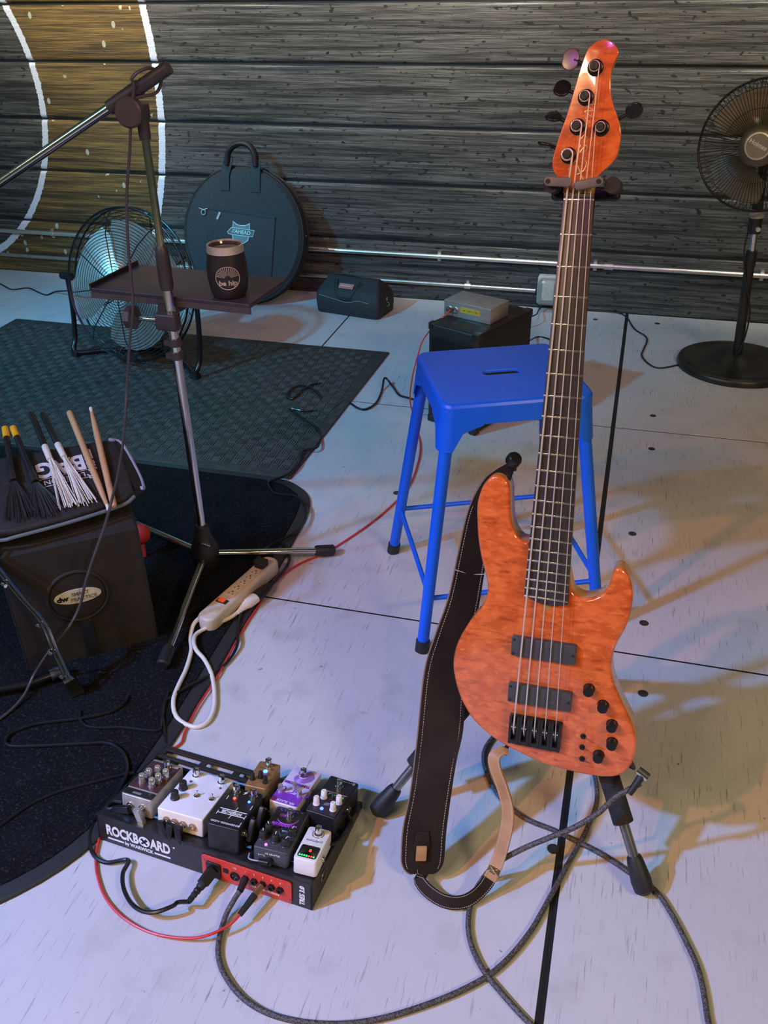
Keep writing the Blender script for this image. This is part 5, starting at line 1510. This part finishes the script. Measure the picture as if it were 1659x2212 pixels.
cd = MB().tube([BW @ p for p in catmull([V((0.436, 0.172, 0.018)), V((0.450, 0.160, 0.012)), V((0.449, 0.130, 0.008)), V((0.446, 0.105, 0.010)), V((0.440, 0.090, 0.012)), V((0.425, 0.100, 0.010))], 6)], 0.0032, 8).build('patch_cable', RUBBER)
tag(cd, 'black patch cable arching from the white-knobbed pedal along the board edge', 'cable')

# ================================================================ cables on the floor
BRAID = M('braided_jacket', (0.115, 0.102, 0.098), 0.6, col2=(0.030, 0.027, 0.027), scale=420, ramp=(0.45, 0.55), bump=0.4)
path_ = catmull(INSTR, 7)
ic = thing('instrument_cable', 'thick grey braided instrument cable looping from the bass to the pedalboard', 'cable', (INSTR[8][0], INSTR[8][1], 0))
io = V((INSTR[8][0], INSTR[8][1], 0))
MB().tube([p - io for p in path_], 0.0048, 10).build('braided_cable', BRAID, ic)
# right-angle jack at the bass
jw = V(JACKW[0]) - io
dj = (V(INSTR[1]) - io - jw).normalized()
MB().cyl(jw + V((0.004, 0, 0.0)), jw + V((0.022, -0.006, -0.008)), 0.0082, n=16).build('jack_head', CHROME, ic)
MB().cyl(jw + V((0.012, -0.006, -0.006)), jw + V((0.012, -0.006, -0.006)) + dj * 0.038, 0.0068, 0.0056, 14).build('jack_sleeve', RUBBER, ic)
PBW = T(PB) @ Matrix.Rotation(prot, 4, 'Z')
s0 = PBW @ (FPM @ V((JX[0], 0.0305, 0.007))) - io
s1 = path_[-1] - io
MB().cyl(s0, s1, 0.0070, 0.0060, 14).build('jack_sleeve', RUBBER, ic)
REDC = M('red_cable', (0.60, 0.035, 0.040), 0.4)

rc = thing('red_cable', 'thin red cable running across the floor from the silver box to the pedalboard', 'cable', (-0.6, 2.0, 0.0))
o_ = V((-0.6, 2.0, 0))
rp_ = catmull(RED_CABLE, 7)
MB().tube([p - o_ for p in rp_], 0.0026, 8).build('cable_jacket', REDC, rc)
e0 = PBW @ (FPM @ V((JX[2], 0.0305, 0.008))) - o_
e1 = rp_[-1] - o_
dd = (e1 - e0).normalized()
MB().cyl(e0, e0 + dd * 0.022, 0.0058, 0.0062, 14).build('copper_barrel', M('copper', (0.55, 0.30, 0.12), 0.3, 0.85), rc)
MB().cyl(e0 + dd * 0.020, e1, 0.0066, 0.0050, 14).build('plug_sleeve', RUBBER, rc)
DIW = T((-0.605, 2.946, 0.3665)) @ Matrix.Rotation(-0.382, 4, 'Z')
e0 = DIW @ V((0.022, -0.008, 0.024)) - o_
e1 = rp_[0] - o_
MB().cyl(e0, e0.lerp(e1, 0.45), 0.0058, n=12).build('plug_barrel', CHROME, rc)
MB().cyl(e0.lerp(e1, 0.4), e1, 0.0058, 0.0042, 12).build('plug_sleeve', RUBBER, rc)
CORDM = M('glossy_cord', (0.011, 0.011, 0.013), 0.28)
for nm, pts, r, lb in (
        ('black_cable', CORD1, 0.0040, 'black cord coiled on the rubber mat and running to the power strip'),
        ('black_cable', CORD2, 0.0046, 'black extension cord joined to the white plug beside the power strip'),
        ('black_cable', CORD3, 0.0038, 'black cord leaving the power strip along the rug edge to the pedalboard'),
        ('black_cable', CORD5, 0.0036, 'black cord lying across the rug under the rubber stand foot'),
        ('black_cable', CORD6, 0.0036, 'black cord stretching over the rug from the pedalboard to the rug side'),
        ('black_cable', SPCORD2, 0.0036, 'short black cord on the floor beside the speaker cabinet'),
        ('black_cable', SPCORD, 0.0036, 'black cord from the speaker cabinet up to the outlet box')):
    tag(MB().tube(catmull(pts, 6), r, 8).build(nm, CORDM), lb, 'cord')
pc = thing('mains_cord', 'black mains cord snaking over the rug into the red socket panel', 'cord', (PCORD[6][0], PCORD[6][1], 0))
o_ = V((PCORD[6][0], PCORD[6][1], 0))
pp = [V(p) for p in PCORD]
iec = PBW @ (FPM @ V((0.2500, 0.0265, 0.008)))
ieo = PBW @ (FPM @ V((0.2420, 0.0180, 0.075)))
pth = catmull(pp[:-1] + [ieo + V((-0.02, -0.004, -0.004)), ieo], 6)
MB().tube([p - o_ for p in pth], 0.0040, 8).build('cord_jacket', CORDM, pc)
MB().cyl(iec - o_, iec.lerp(ieo, 0.42) - o_, 0.0128, 0.0120, 4).build('plug_body', RUBBER, pc)
MB().tube([iec.lerp(ieo, f_) - o_ for f_ in (0.40, 0.55, 0.58, 0.68, 0.71, 0.80, 0.83, 0.92, 1.02)], [0.0085, 0.0075, 0.0060, 0.0068, 0.0054, 0.0062, 0.0050, 0.0056, 0.0044], 12).build('strain_relief', RUBBER, pc)

# ================================================================ power strip
BEIGE = M('beige_plastic', (0.60, 0.53, 0.42), 0.38, var=0.05)
a_, b_ = V((-0.900, 1.577, 0)), V((-0.842, 1.822, 0))
ps = thing('power_strip', 'beige six-way power strip with a red rocker switch at the rug edge', 'power strip', ((a_ + b_) / 2).to_tuple(), math.atan2(b_.y - a_.y, b_.x - a_.x))
ps.location.z = 0.0118
Ls = (b_ - a_).length + 0.05
ol = rrect(Ls, 0.052, 0.022, 6)
MB().prism(ol, 0.0, 0.036, r=0.008, rb=0.002).build('body', BEIGE, ps)
fc = MB().prism(rrect(0.150, 0.030, 0.003, 3, 0.030, 0), 0.0355, 0.0370, r=0.0005).build('socket_face', M('beige_face', (0.56, 0.49, 0.39), 0.45), ps)
SLOTM = M('socket_dark', (0.02, 0.018, 0.015), 0.6)
for k in range(6):
    x = -0.034 + k * 0.0255
    so_ = MB().prism(rrect(0.021, 0.0260, 0.004, 4, x, 0), 0.0368, 0.0376, r=0.0003).build('socket', BEIGE, fc)
    MB().box((x - 0.003, 0.006, 0.0377), (0.0062, 0.0018, 0.0005)).box((x - 0.003, -0.006, 0.0377), (0.0072, 0.0018, 0.0005)).cyl((x + 0.0055, 0, 0.0374), (x + 0.0055, 0, 0.0380), 0.0024, n=10).build('socket_slots', SLOTM, so_)
sw_ = MB().prism(rrect(0.016, 0.031, 0.001, 2, -0.072, 0), 0.0358, 0.0378).build('switch_frame', SLOTM, ps)
MB().box((-0.072, 0.001, 0.0385), (0.011, 0.017, 0.005), rot=RX(8)).build('rocker', M('red_rocker', (0.70, 0.07, 0.02), 0.3, emit=(1.0, 0.08, 0.01), estr=0.35), sw_)
MB().lathe([(0.017, 0.0355), (0.0165, 0.0368), (0.012, 0.0372)], 24, T((-0.110, 0, 0))).build('dome', BEIGE, ps)
MB().prism(rrect(0.030, 0.028, 0.004, 3, 0.098, 0), 0.0370, 0.0560, r=0.003).build('black_plug', RUBBER, ps)
WC = M('white_cord', (0.76, 0.72, 0.64), 0.35, var=0.04)
wc = thing('white_power_cord', 'thick white cord looping on the floor from the power strip to its plug', 'cord', (WHITE_CORD[9][0], WHITE_CORD[9][1], 0))
o_ = V((WHITE_CORD[9][0], WHITE_CORD[9][1], 0))
wp = catmull(WHITE_CORD, 6)
MB().tube([p - o_ for p in wp], 0.0052, 10).build('cord_jacket', WC, wc)
q = [V(p) - o_ for p in WPLUG]
MB().tube([q[0] - (q[1] - q[0]) * 0.1, q[0].lerp(q[1], 0.35), q[0].lerp(q[1], 0.7), q[1], q[2]], [0.0055, 0.0085, 0.0120, 0.0165, 0.0165], 12, flat=0.8).build('plug', WC, wc)
ep = MB().tube([V(WPLUG[2]), V(WPLUG[2]).lerp(V(WPLUG[3]), 0.45), V(WPLUG[3]), V(WPLUG[3]).lerp(V(CORD2[1]), 0.6)], [0.0165, 0.0160, 0.0120, 0.006], 12, flat=0.8).build('extension_socket', RUBBER)
tag(ep, 'black in-line socket joined to the white plug by the rug edge', 'socket')
# ================================================================ microphone stand
ms = thing('microphone_stand', 'chrome boom microphone stand with three straight tripod legs on the rug', 'microphone stand', (-0.993, 1.769, 0.0))
c0 = V((-0.993, 1.769, 0.0))
CAST = M('cast_black', (0.016, 0.016, 0.017), 0.45)
CHR = M('stand_chrome', (0.62, 0.59, 0.54), 0.16, 1.0, var=0.08, scale=25)
BROWNP = M('dark_plastic', (0.040, 0.034, 0.034), 0.45)
hubm = MB().lathe([(0.030, 0.050), (0.036, 0.062), (0.036, 0.105), (0.026, 0.130), (0.019, 0.150), (0.017, 0.172), (0.0135, 0.175)], 22)
hubm.build('base_hub', CAST, ms)
MB().tube([(0.010, -0.030, 0.135), (0.026, -0.040, 0.142), (0.034, -0.034, 0.136)], 0.0035, 6).tube([(0.020, -0.045, 0.146), (0.032, -0.030, 0.132)], 0.003, 6).build('wing_screw', CHROME, ms)
for fx, fy, fz in ((-0.709, 1.956, 0.0170), (-0.937, 1.403, 0.0285), (-1.333, 1.948, 0.0285)):
    e = V((fx, fy, fz)) - c0
    s_ = V((e.x, e.y, 0)).normalized() * 0.030 + V((0, 0, 0.078))
    d = (e - s_).normalized()
    lg = MB().cyl(s_, e - d * 0.02, 0.0092, n=16).build('leg', CHR, ms)
    MB().tube([e - d * 0.045, e - d * 0.040, e - d * 0.010, e + d * 0.006, e + d * 0.010], [0.0130, 0.0150, 0.0158, 0.0160, 0.0120], 16).build('rubber_tip', RUBBER, lg)
MB().cyl((0, 0, 0.16), (0, 0, 0.835), 0.0112, n=20).build('lower_pole', CHR, ms)
MB().cyl((0, 0, 0.825), (0, 0, 1.120), 0.0085, n=18).build('upper_pole', CHR, ms)
MB().lathe([(0.0130, 0.795), (0.0158, 0.805), (0.0158, 0.860), (0.0145, 0.885), (0.0110, 0.892)], 18).build('height_clutch', BROWNP, ms)
for z in (0.640, 0.672):
    MB().lathe([(0.0150, z - 0.009), (0.0150, z + 0.009)], 18).box((-0.014, -0.008, z), (0.014, 0.010, 0.012)).build('cable_clip', BROWNP, ms)
# swivel joint, boom with black grip
sv = V((0, 0, 1.115))
MB().lathe([(0.0115, 1.108), (0.0125, 1.118), (0.0125, 1.140), (0.0170, 1.152), (0.0170, 1.175)], 18).build('swivel_post', BROWNP, ms)
kn = MB().lathe([(0.027, 0.0), (0.030, 0.004), (0.030, 0.018), (0.026, 0.022)], 28, T((-0.012, -0.014, 1.163)) @ RX(90)).build('swivel_knob', M('knob_brown_black', (0.055, 0.047, 0.042), 0.5), ms)
b0, b1 = V((-0.919, 1.769, 1.242)) - c0, V((-1.70, 1.69, 0.820)) - c0
bd = (b1 - b0).normalized()
MB().cyl(b0 + bd * 0.10, b1, 0.0098, n=20).build('boom', CHR, ms)
MB().cyl(b0 + bd * 0.075, b0 + bd * 0.155, 0.0150, 0.0140, 20).build('boom_clamp', BROWNP, ms)
MB().cyl(b0, b0 + bd * 0.095, 0.0130, n=20).build('boom_grip', BROWNP, ms)
MB().cyl(V((-0.040, -0.002, 1.190)), V((-0.020, -0.002, 1.165)), 0.012, n=12).build('clamp_bridge', BROWNP, ms)
mc = MB().tube(catmull(MICCABLE, 6), 0.0033, 8).build('microphone_cable', M('grey_cable', (0.060, 0.052, 0.055), 0.45))
tag(mc, 'grey microphone cable hanging from the boom stand down to the rug', 'cable')
lp = MB().tube(catmull([V((-0.985, 1.735, 1.225)), V((-0.972, 1.745, 1.236)), V((-0.955, 1.765, 1.240)), V((-0.948, 1.785, 1.222)), V((-0.958, 1.780, 1.196)), V((-0.980, 1.755, 1.190)), V((-1.010, 1.738, 1.184)), V((-1.03, 1.742, 1.172))], 6), 0.0033, 8)
tag(lp.build('cable_wrap', MATS['grey_cable']), 'loop of grey cable wound around the boom grip', 'cable')

# ---------------------------------------------------------------- clamp-on tray and tumbler
TRAYM = M('tray_plum_black', (0.040, 0.030, 0.040), 0.42, col2=(0.030, 0.022, 0.031), scale=50)
tr_ = thing('clamp_tray', 'dark rectangular tray clamped to the microphone stand pole', 'tray', (-0.997, 1.885, 0.764), math.radians(-4))
MB().prism(rrect(0.412, 0.200, 0.004, 3), 0.0, 0.0100, r=0.0015).build('tray_plate', TRAYM, tr_)
MB().box((-0.2045, 0, 0.012), (0.004, 0.200, 0.016)).build('raised_lip', BLKM, tr_)
MB().box((0.0, -0.098, -0.006), (0.412, 0.004, 0.014)).build('front_edge', M('tray_edge', (0.060, 0.050, 0.046), 0.45), tr_)
MB().box((0.0, -0.085, -0.018), (0.040, 0.060, 0.022)).build('mount_block', BROWNP, tr_)
MB().prism(rrect(0.054, 0.030, 0.006, 4), -0.058, -0.020, T((0.009, -0.126, 0)), r=0.004).build('pole_clamp', BROWNP, tr_)
MB().cyl((-0.070, -0.130, -0.038), (-0.014, -0.128, -0.038), 0.0055, n=12).build('clamp_bolt', CHROME, tr_)
MB().lathe([(0.020, 0.0), (0.028, 0.006), (0.028, 0.020), (0.020, 0.026)], 8, T((-0.070, -0.130, -0.038)) @ RY(-90)).build('clamp_knob', BROWNP, tr_)

tm_ = thing('tumbler', 'black insulated tumbler with a steel rim and sunburst logo on the tray', 'tumbler', mat=T((-0.868, 1.824, 0.7742)) @ Matrix.Diagonal((1, 1, 0.92, 1)))
CUP = M('cup_matte_black', (0.018, 0.017, 0.016), 0.42)
prof = [(0.030, 0.0), (0.0365, 0.002), (0.0405, 0.012), (0.0455, 0.045), (0.0448, 0.075), (0.0405, 0.108)]
MB().lathe(prof, 40).build('cup_body', CUP, tm_)
MB().lathe([(0.0408, 0.107), (0.0398, 0.124), (0.0380, 0.1255), (0.0365, 0.124), (0.0385, 0.100), (0.040, 0.06), (0.034, 0.012), (0.001, 0.011)], 40).build('steel_rim', M('cup_steel', (0.86, 0.78, 0.66), 0.38, 0.75), tm_)
MB().lathe([(0.0355, 0.1160), (0.0368, 0.1215), (0.0340, 0.1215), (0.0325, 0.1170), (0.001, 0.1165)], 36).build('lid', M('smoke_lid', (0.05, 0.04, 0.035), 0.12), tm_)
LOGO = M('laser_logo', (0.55, 0.47, 0.36), 0.4, 0.4)


def wrap(me_obj, az, r, zc):
    for v_ in me_obj.data.vertices:
        x, y, z = v_.co
        a = az + x / r
        v_.co = ((r + 0.0005 + z) * math.sin(a), -(r + 0.0005 + z) * math.cos(a), zc + y)


AZ = math.radians(24)
mb = MB()
ring_ = [(0.027 * math.cos(2 * math.pi * k / 40), 0.027 * math.sin(2 * math.pi * k / 40), 0) for k in range(40)]
mb.tube(ring_, 0.0010, 5, closed=True)
for k in range(15):
    a = math.radians(12 + 11.2 * k)
    p = [(0.0065, -0.030), (0.025, -0.040), (0.025, 0.040), (0.0065, 0.030)]
    mb.add([(r_ * math.cos(a + da), r_ * math.sin(a + da), z_) for z_ in (0.0, 0.0004) for r_, da in p], [(0, 1, 2, 3), (7, 6, 5, 4), (0, 4, 5, 1), (1, 5, 6, 2), (2, 6, 7, 3), (3, 7, 4, 0)])
o_ = mb.build('sunburst_logo', LOGO, tm_)
wrap(o_, AZ, 0.0452, 0.055)
o_ = text('logo_lettering', 'be hip', 0.0165, LOGO, tm_, Matrix.Identity(4), 0.03)
wrap(o_, AZ, 0.0452, 0.043)

# ================================================================ practice pad and stick bag
an = math.radians(38)
pe_ = V((math.cos(an), math.sin(an), 0))
PO = V((-1.002, 1.50, 0.0)) - pe_ * 0.305
pd_ = thing('practice_pad', 'upright black kick-drum practice pad box with an oval label', 'practice pad', (PO.x, PO.y, 0.0117), an)
BROWNF = M('black_brown_cloth', (0.024, 0.018, 0.013), 0.75, col2=(0.014, 0.011, 0.009), scale=12, bump=0.3, bscale=350)
XF = frame(V((0, 0, 0)), V((0, 1, 0)), V((0, 0, 1)), V((1, 0, 0)))
pr = [(0.0, 0.0), (0.205, 0.0), (0.205, 0.372), (0.0, 0.316)]
MB().prism(pr, 0.0, 0.305, XF, r=0.010, rb=0.010).build('pad_box', BROWNF, pd_)
FX = RX(90)
MB().torus(0.066, 0.0045, T((0.146, -0.001, 0.176)) @ RX(90), 40, 8).build('pad_ring', BROWNF, pd_)
MB().lathe([(0.062, 0.0), (0.060, 0.004), (0.045, 0.006)], 36, T((0.146, 0.0, 0.176)) @ RX(90)).build('strike_pad', M('strike_felt', (0.018, 0.013, 0.010), 0.85), pd_)
ov = MB().prism(circ(0.052, 32, 0, 0, 0.0195), 0.0, 0.0016, T((0.146, -0.0058, 0.180)) @ RX(90) @ RZ(-2)).build('oval_label', M('label_ivory', (0.66, 0.60, 0.44), 0.45), pd_)
text('label_lettering', 'dw', 0.018, BLACKP, ov, T((0.112, -0.0076, 0.179)) @ RX(90), 0.05, 1.1)
text('label_lettering', 'SMART', 0.0125, M('label_grey', (0.16, 0.15, 0.13), 0.5), ov, T((0.152, -0.0076, 0.186)) @ RX(90), 0.02)
text('label_lettering', 'PRACTICE', 0.0135, MATS['label_grey'], ov, T((0.158, -0.0076, 0.172)) @ RX(90), 0.01, 0.95)
MB().prism(rrect(0.028, 0.110, 0.004, 3, 0.150, 0.052), 0.0, 0.004, RX(90), r=0.001).build('webbing_strap', NYL2, pd_)
for x in (0.004, 0.301):
    MB().tube([(x, 0.004, 0.008), (x, 0.004, 0.310)], 0.0035, 6).build('seam_piping', NYL2, pd_)

F1 = V((-1.022, 1.535, 0.385))
e1_ = V((0.745, 0.667, 0)).normalized()
e2_ = (V((-e1_.y, e1_.x, 0)) * 0.181 + V((0, 0, 0.06))).normalized()
SBM = frame(F1, e1_, e2_, e1_.cross(e2_))
sbg = thing('stick_bag', 'black stick bag with grey piping and white lettering on the practice pad', 'stick bag', mat=SBM @ T((0, 0, -0.031)))
UP = T((0, 0, 0.031))
CLOTH = M('bag_cloth', (0.017, 0.014, 0.013), 0.72, var=0.3, scale=70, bump=0.25, bscale=300)
bo = [(-0.345, 0.004), (-0.26, -0.012), (-0.15, -0.010), (-0.02, 0.004), (0.008, 0.020), (0.014, 0.10), (0.010, 0.192), (-0.01, 0.206), (-0.18, 0.218), (-0.345, 0.225)]
MB().prism(bo, -0.031, 0.0, UP, r=0.010, rb=0.008).build('bag_body', CLOTH, sbg)
PIPE = M('grey_blue_piping', (0.13, 0.16, 0.18), 0.5)
MB().tube([UP @ p for p in catmull([V((-0.345, -0.002, -0.010)), V((-0.29, -0.016, -0.014)), V((-0.26, -0.018, -0.012)), V((-0.15, -0.016, -0.010)), V((-0.03, -0.004, -0.010)), V((0.004, 0.010, -0.006))], 6)], 0.0042, 8).build('front_piping', PIPE, sbg)
MB().tube([UP @ p for p in catmull([V((-0.004, 0.208, -0.006)), V((0.022, 0.190, -0.012)), V((0.034, 0.10, -0.022)), V((0.033, 0.045, -0.020)), V((0.026, 0.036, -0.012))], 6)], 0.0046, 8).build('side_piping', M('pale_piping', (0.30, 0.32, 0.42), 0.5), sbg)
MB().add([(0.010, 0.03, 0.028), (0.034, 0.04, 0.012), (0.034, 0.11, 0.010), (0.022, 0.19, 0.020), (0.008, 0.20, 0.028), (0.008, 0.03, 0.0), (0.030, 0.04, 0.0), (0.030, 0.11, 0.0), (0.020, 0.19, 0.0), (0.008, 0.20, 0.0)],
         [(0, 1, 2, 3, 4), (9, 8, 7, 6, 5), (0, 5, 6, 1), (1, 6, 7, 2), (2, 7, 8, 3), (3, 8, 9, 4), (4, 9, 5, 0)]).build('side_flap', CLOTH, sbg)
LT = M('bag_print', (0.62, 0.62, 0.68), 0.6)
text('bag_lettering', 'BAG', 0.066, LT, sbg, UP @ T((-0.128, 0.150, 0.0003)) @ RZ(180), 0.03, 0.85)
text('bag_lettering', 'STICK', 0.026, LT, sbg, UP @ T((-0.064, 0.150, 0.0003)) @ RZ(-90), 0.03)
text('bag_lettering', 'LONDON', 0.020, LT, sbg, UP @ T((-0.128, 0.108, 0.0003)) @ RZ(180), 0.0, 1.05)
MB().box((-0.128, 0.096, 0.0312), (0.115, 0.0014, 0.0005)).box((-0.128, 0.120, 0.0312), (0.115, 0.0010, 0.0005)).build('printed_line', LT, sbg)
text('bag_lettering', 'ER', 0.020, LT, sbg, UP @ T((-0.068, 0.098, 0.0003)) @ RZ(180), 0.02)


def along(name, label, cat, a, b_, group=None):
    """thing whose local z runs from a to b (points on the bag top)"""
    a, b_ = SBM @ V(a), SBM @ V(b_)
    d = (b_ - a)
    m_ = T(a) @ d.to_track_quat('Z', 'Y').to_matrix().to_4x4()
    return thing(name, label, cat, mat=m_, group=group), d.length


HICK = M('hickory', (0.60, 0.36, 0.18), 0.5, col2=(0.52, 0.29, 0.14), scale=30, stretch=(8, 8, 0.5))
TIPW = M('pale_wood_tip', (0.80, 0.66, 0.55), 0.5)
for a, b_, lb in ((STICKS[0], STICKS[1], 'wooden drumstick with its tip on the bag piping'), (STICKS[2], STICKS[3], 'wooden drumstick with its tip raised past the bag back')):
    t, L_ = along('drumstick', lb, 'drumstick', (a[0], a[1], 0.0085), (b_[0], b_[1], 0.0085), 'drumsticks on the stick bag')
    MB().lathe([(0.0045, 0.0), (0.0068, 0.003), (0.0074, 0.010), (0.0074, L_ * 0.70), (0.0060, L_ * 0.84), (0.0040, L_ - 0.020)], 16).build('shaft', HICK, t)
    MB().lathe([(0.0036, L_ - 0.021), (0.0036, L_ - 0.014), (0.0046, L_ - 0.008), (0.0040, L_ - 0.003), (0.0015, L_)], 14).build('tip', TIPW, t)
WROD = M('white_rods', (0.74, 0.70, 0.62), 0.5, var=0.06)
for k in range(2):
    h0, h1, tp = RODS[3 * k], RODS[3 * k + 1], RODS[3 * k + 2]
    t, L_ = along('rod_bundle', ('white nylon rod bundle with a black grip next to the drumsticks', 'white nylon rod bundle with a black grip next to the wire brushes')[1 - k], 'rod bundle', (h0[0], h0[1], 0.010), (tp[0], tp[1], 0.010), 'rod bundles on the stick bag')
    gl = (V(h1) - V(h0)).length
    MB().lathe([(0.0060, 0.0), (0.0072, 0.004), (0.0072, gl)], 14).build('grip', BLACKP, t)
    MB().lathe([(0.0074, gl - 0.002), (0.0078, gl + 0.004), (0.0072, gl + 0.045)], 14).build('sleeve', WROD, t)
    mb = MB()
    random.seed(3 + k)
    for q_ in range(26):
        a = random.uniform(0, 2 * math.pi)
        r0_, sp = random.uniform(0.001, 0.0055), random.uniform(-1, 1)
        # spread sideways in the plane of the bag top
        inv = t.matrix_world.inverted().to_3x3() @ (SBM.to_3x3() @ V((1, 0, 0)))
        up_ = t.matrix_world.inverted().to_3x3() @ (SBM.to_3x3() @ V((0, 0, 1)))
        st_ = V((r0_ * math.cos(a), r0_ * math.sin(a), gl + 0.03))
        en = inv * (0.022 * sp) + up_ * random.uniform(-0.006, 0.003) + V((0, 0, L_ + random.uniform(-0.014, 0.006)))
        mb.tube([st_, st_.lerp(en, 0.5), en], 0.0011, 5)
    stuff(mb.build('rods', WROD, t, sharp=0))
YEL = M('yellow_cap', (0.85, 0.42, 0.015), 0.4)
BRS = M('brush_wire', (0.045, 0.042, 0.040), 0.5, 0.3)
for k in range(2):
    c_, h0, h1, tp = BRUSHES[4 * k:4 * k + 4]
    t, L_ = along('drum_brush', ('drum brush with a yellow cap, black handle and fanned wires nearer the rod bundles', 'drum brush with a yellow cap, black handle and fanned wires at the bag end')[1 - k], 'drum brush', (c_[0], c_[1], 0.011), (tp[0], tp[1], 0.011), 'drum brushes on the stick bag')
    cl, hl = (V(h0) - V(c_)).length, (V(h1) - V(c_)).length
    MB().lathe([(0.0060, 0.0), (0.0078, 0.002), (0.0082, cl)], 14).build('cap', YEL, t)
    MB().lathe([(0.0074, cl - 0.001), (0.0070, hl * 0.6), (0.0078, hl)], 14).build('handle', BLACKP, t)
    MB().lathe([(0.0080, hl * 0.84), (0.0086, hl * 0.86), (0.0086, hl)], 14).build('ferrule', M('ferrule_dark', (0.05, 0.045, 0.04), 0.35, 0.5), t)
    mb = MB()
    inv = t.matrix_world.inverted().to_3x3() @ (SBM.to_3x3() @ V((1, 0, 0)))
    up_ = t.matrix_world.inverted().to_3x3() @ (SBM.to_3x3() @ V((0, 0, 1)))
    random.seed(30 + k)
    for q_ in range(70):
        sp = random.uniform(-1, 1)
        st_ = inv * sp * 0.004 + V((0, 0, hl - 0.004))
        en = inv * (0.036 * sp) + up_ * random.uniform(-0.008, -0.001) + V((0, 0, L_ + random.uniform(-0.012, 0.004) - 0.012 * abs(sp)))
        mb.tube([st_, st_.lerp(en, 0.5) + inv * 0.003 * sp, en], 0.0006, 4)
    stuff(mb.build('wires', BRS, t, sharp=0))

# ================================================================ drum hardware at the rug side
hw = thing('hardware_stand', 'double-braced chrome stand leg with a black rubber foot before the practice pad', 'stand', (HWLEG[0][0], HWLEG[0][1], 0.0117))
o_ = V((HWLEG[0][0], HWLEG[0][1], 0.0117))
leg = [V(p) - o_ for p in HWLEG]
leg[0].z = 0.012
lp_ = catmull(leg[1:], 5)
for s in (-1, 1):
    MB().tube([p + V((0.009 * s, -0.004 * s, 0.004 * s)) for p in lp_], 0.0042, 8).build('rail', CHR, hw)
MB().tube([p + V((0, 0.004, -0.004)) for p in lp_], 0.0062, 8, flat=0.5).build('web', M('rail_web_dark', (0.12, 0.12, 0.13), 0.3, 0.9), hw)  # darker metal web between the two chrome rails
for i in (1, 5, 10, 18):
    if i < len(lp_):
        MB().cyl(lp_[i] + V((-0.006, -0.012, 0)), lp_[i] + V((0.006, -0.016, 0)), 0.0042, n=10).build('rivet', CHROME, hw)
dF = (leg[1] - leg[0]).normalized()
b0 = leg[1]
MB().tube([V((0.004, -0.004, 0.002)), V((0.003, -0.004, 0.012)), b0.lerp(leg[0], 0.45), b0 + V((0, 0, 0.004)), b0 + (leg[2] - leg[1]) * 0.15], [0.021, 0.0205, 0.019, 0.017, 0.012], 4).build('rubber_foot', RUBBER, hw)
tb_ = [V(p) - o_ for p in HWTUBE]
MB().tube(tb_, 0.0105, 12).build('ground_tube', TUBEB, hw)
MB().cyl(tb_[-1] + (tb_[1] - tb_[2]).normalized() * 0.02, tb_[-1] - (tb_[1] - tb_[2]).normalized() * 0.015, 0.0135, n=14).build('tube_tip', M('tip_grey', (0.06, 0.06, 0.07), 0.5), hw)
# small red rubber ball glimpsed behind the practice pad
rb = MB().lathe([(0.001, 0.0), (0.014, 0.003), (0.024, 0.014), (0.027, 0.028), (0.024, 0.042), (0.014, 0.053), (0.001, 0.056)], 20, T((-1.207, 1.812, 0.0117 + 0.045))).cyl((-1.207, 1.812, 0.0117), (-1.207, 1.812, 0.065), 0.006, n=8)
tag(rb.build('beater_ball', M('red_felt', (0.60, 0.03, 0.03), 0.7)), 'small red felt beater head peeking out behind the practice pad', 'beater')
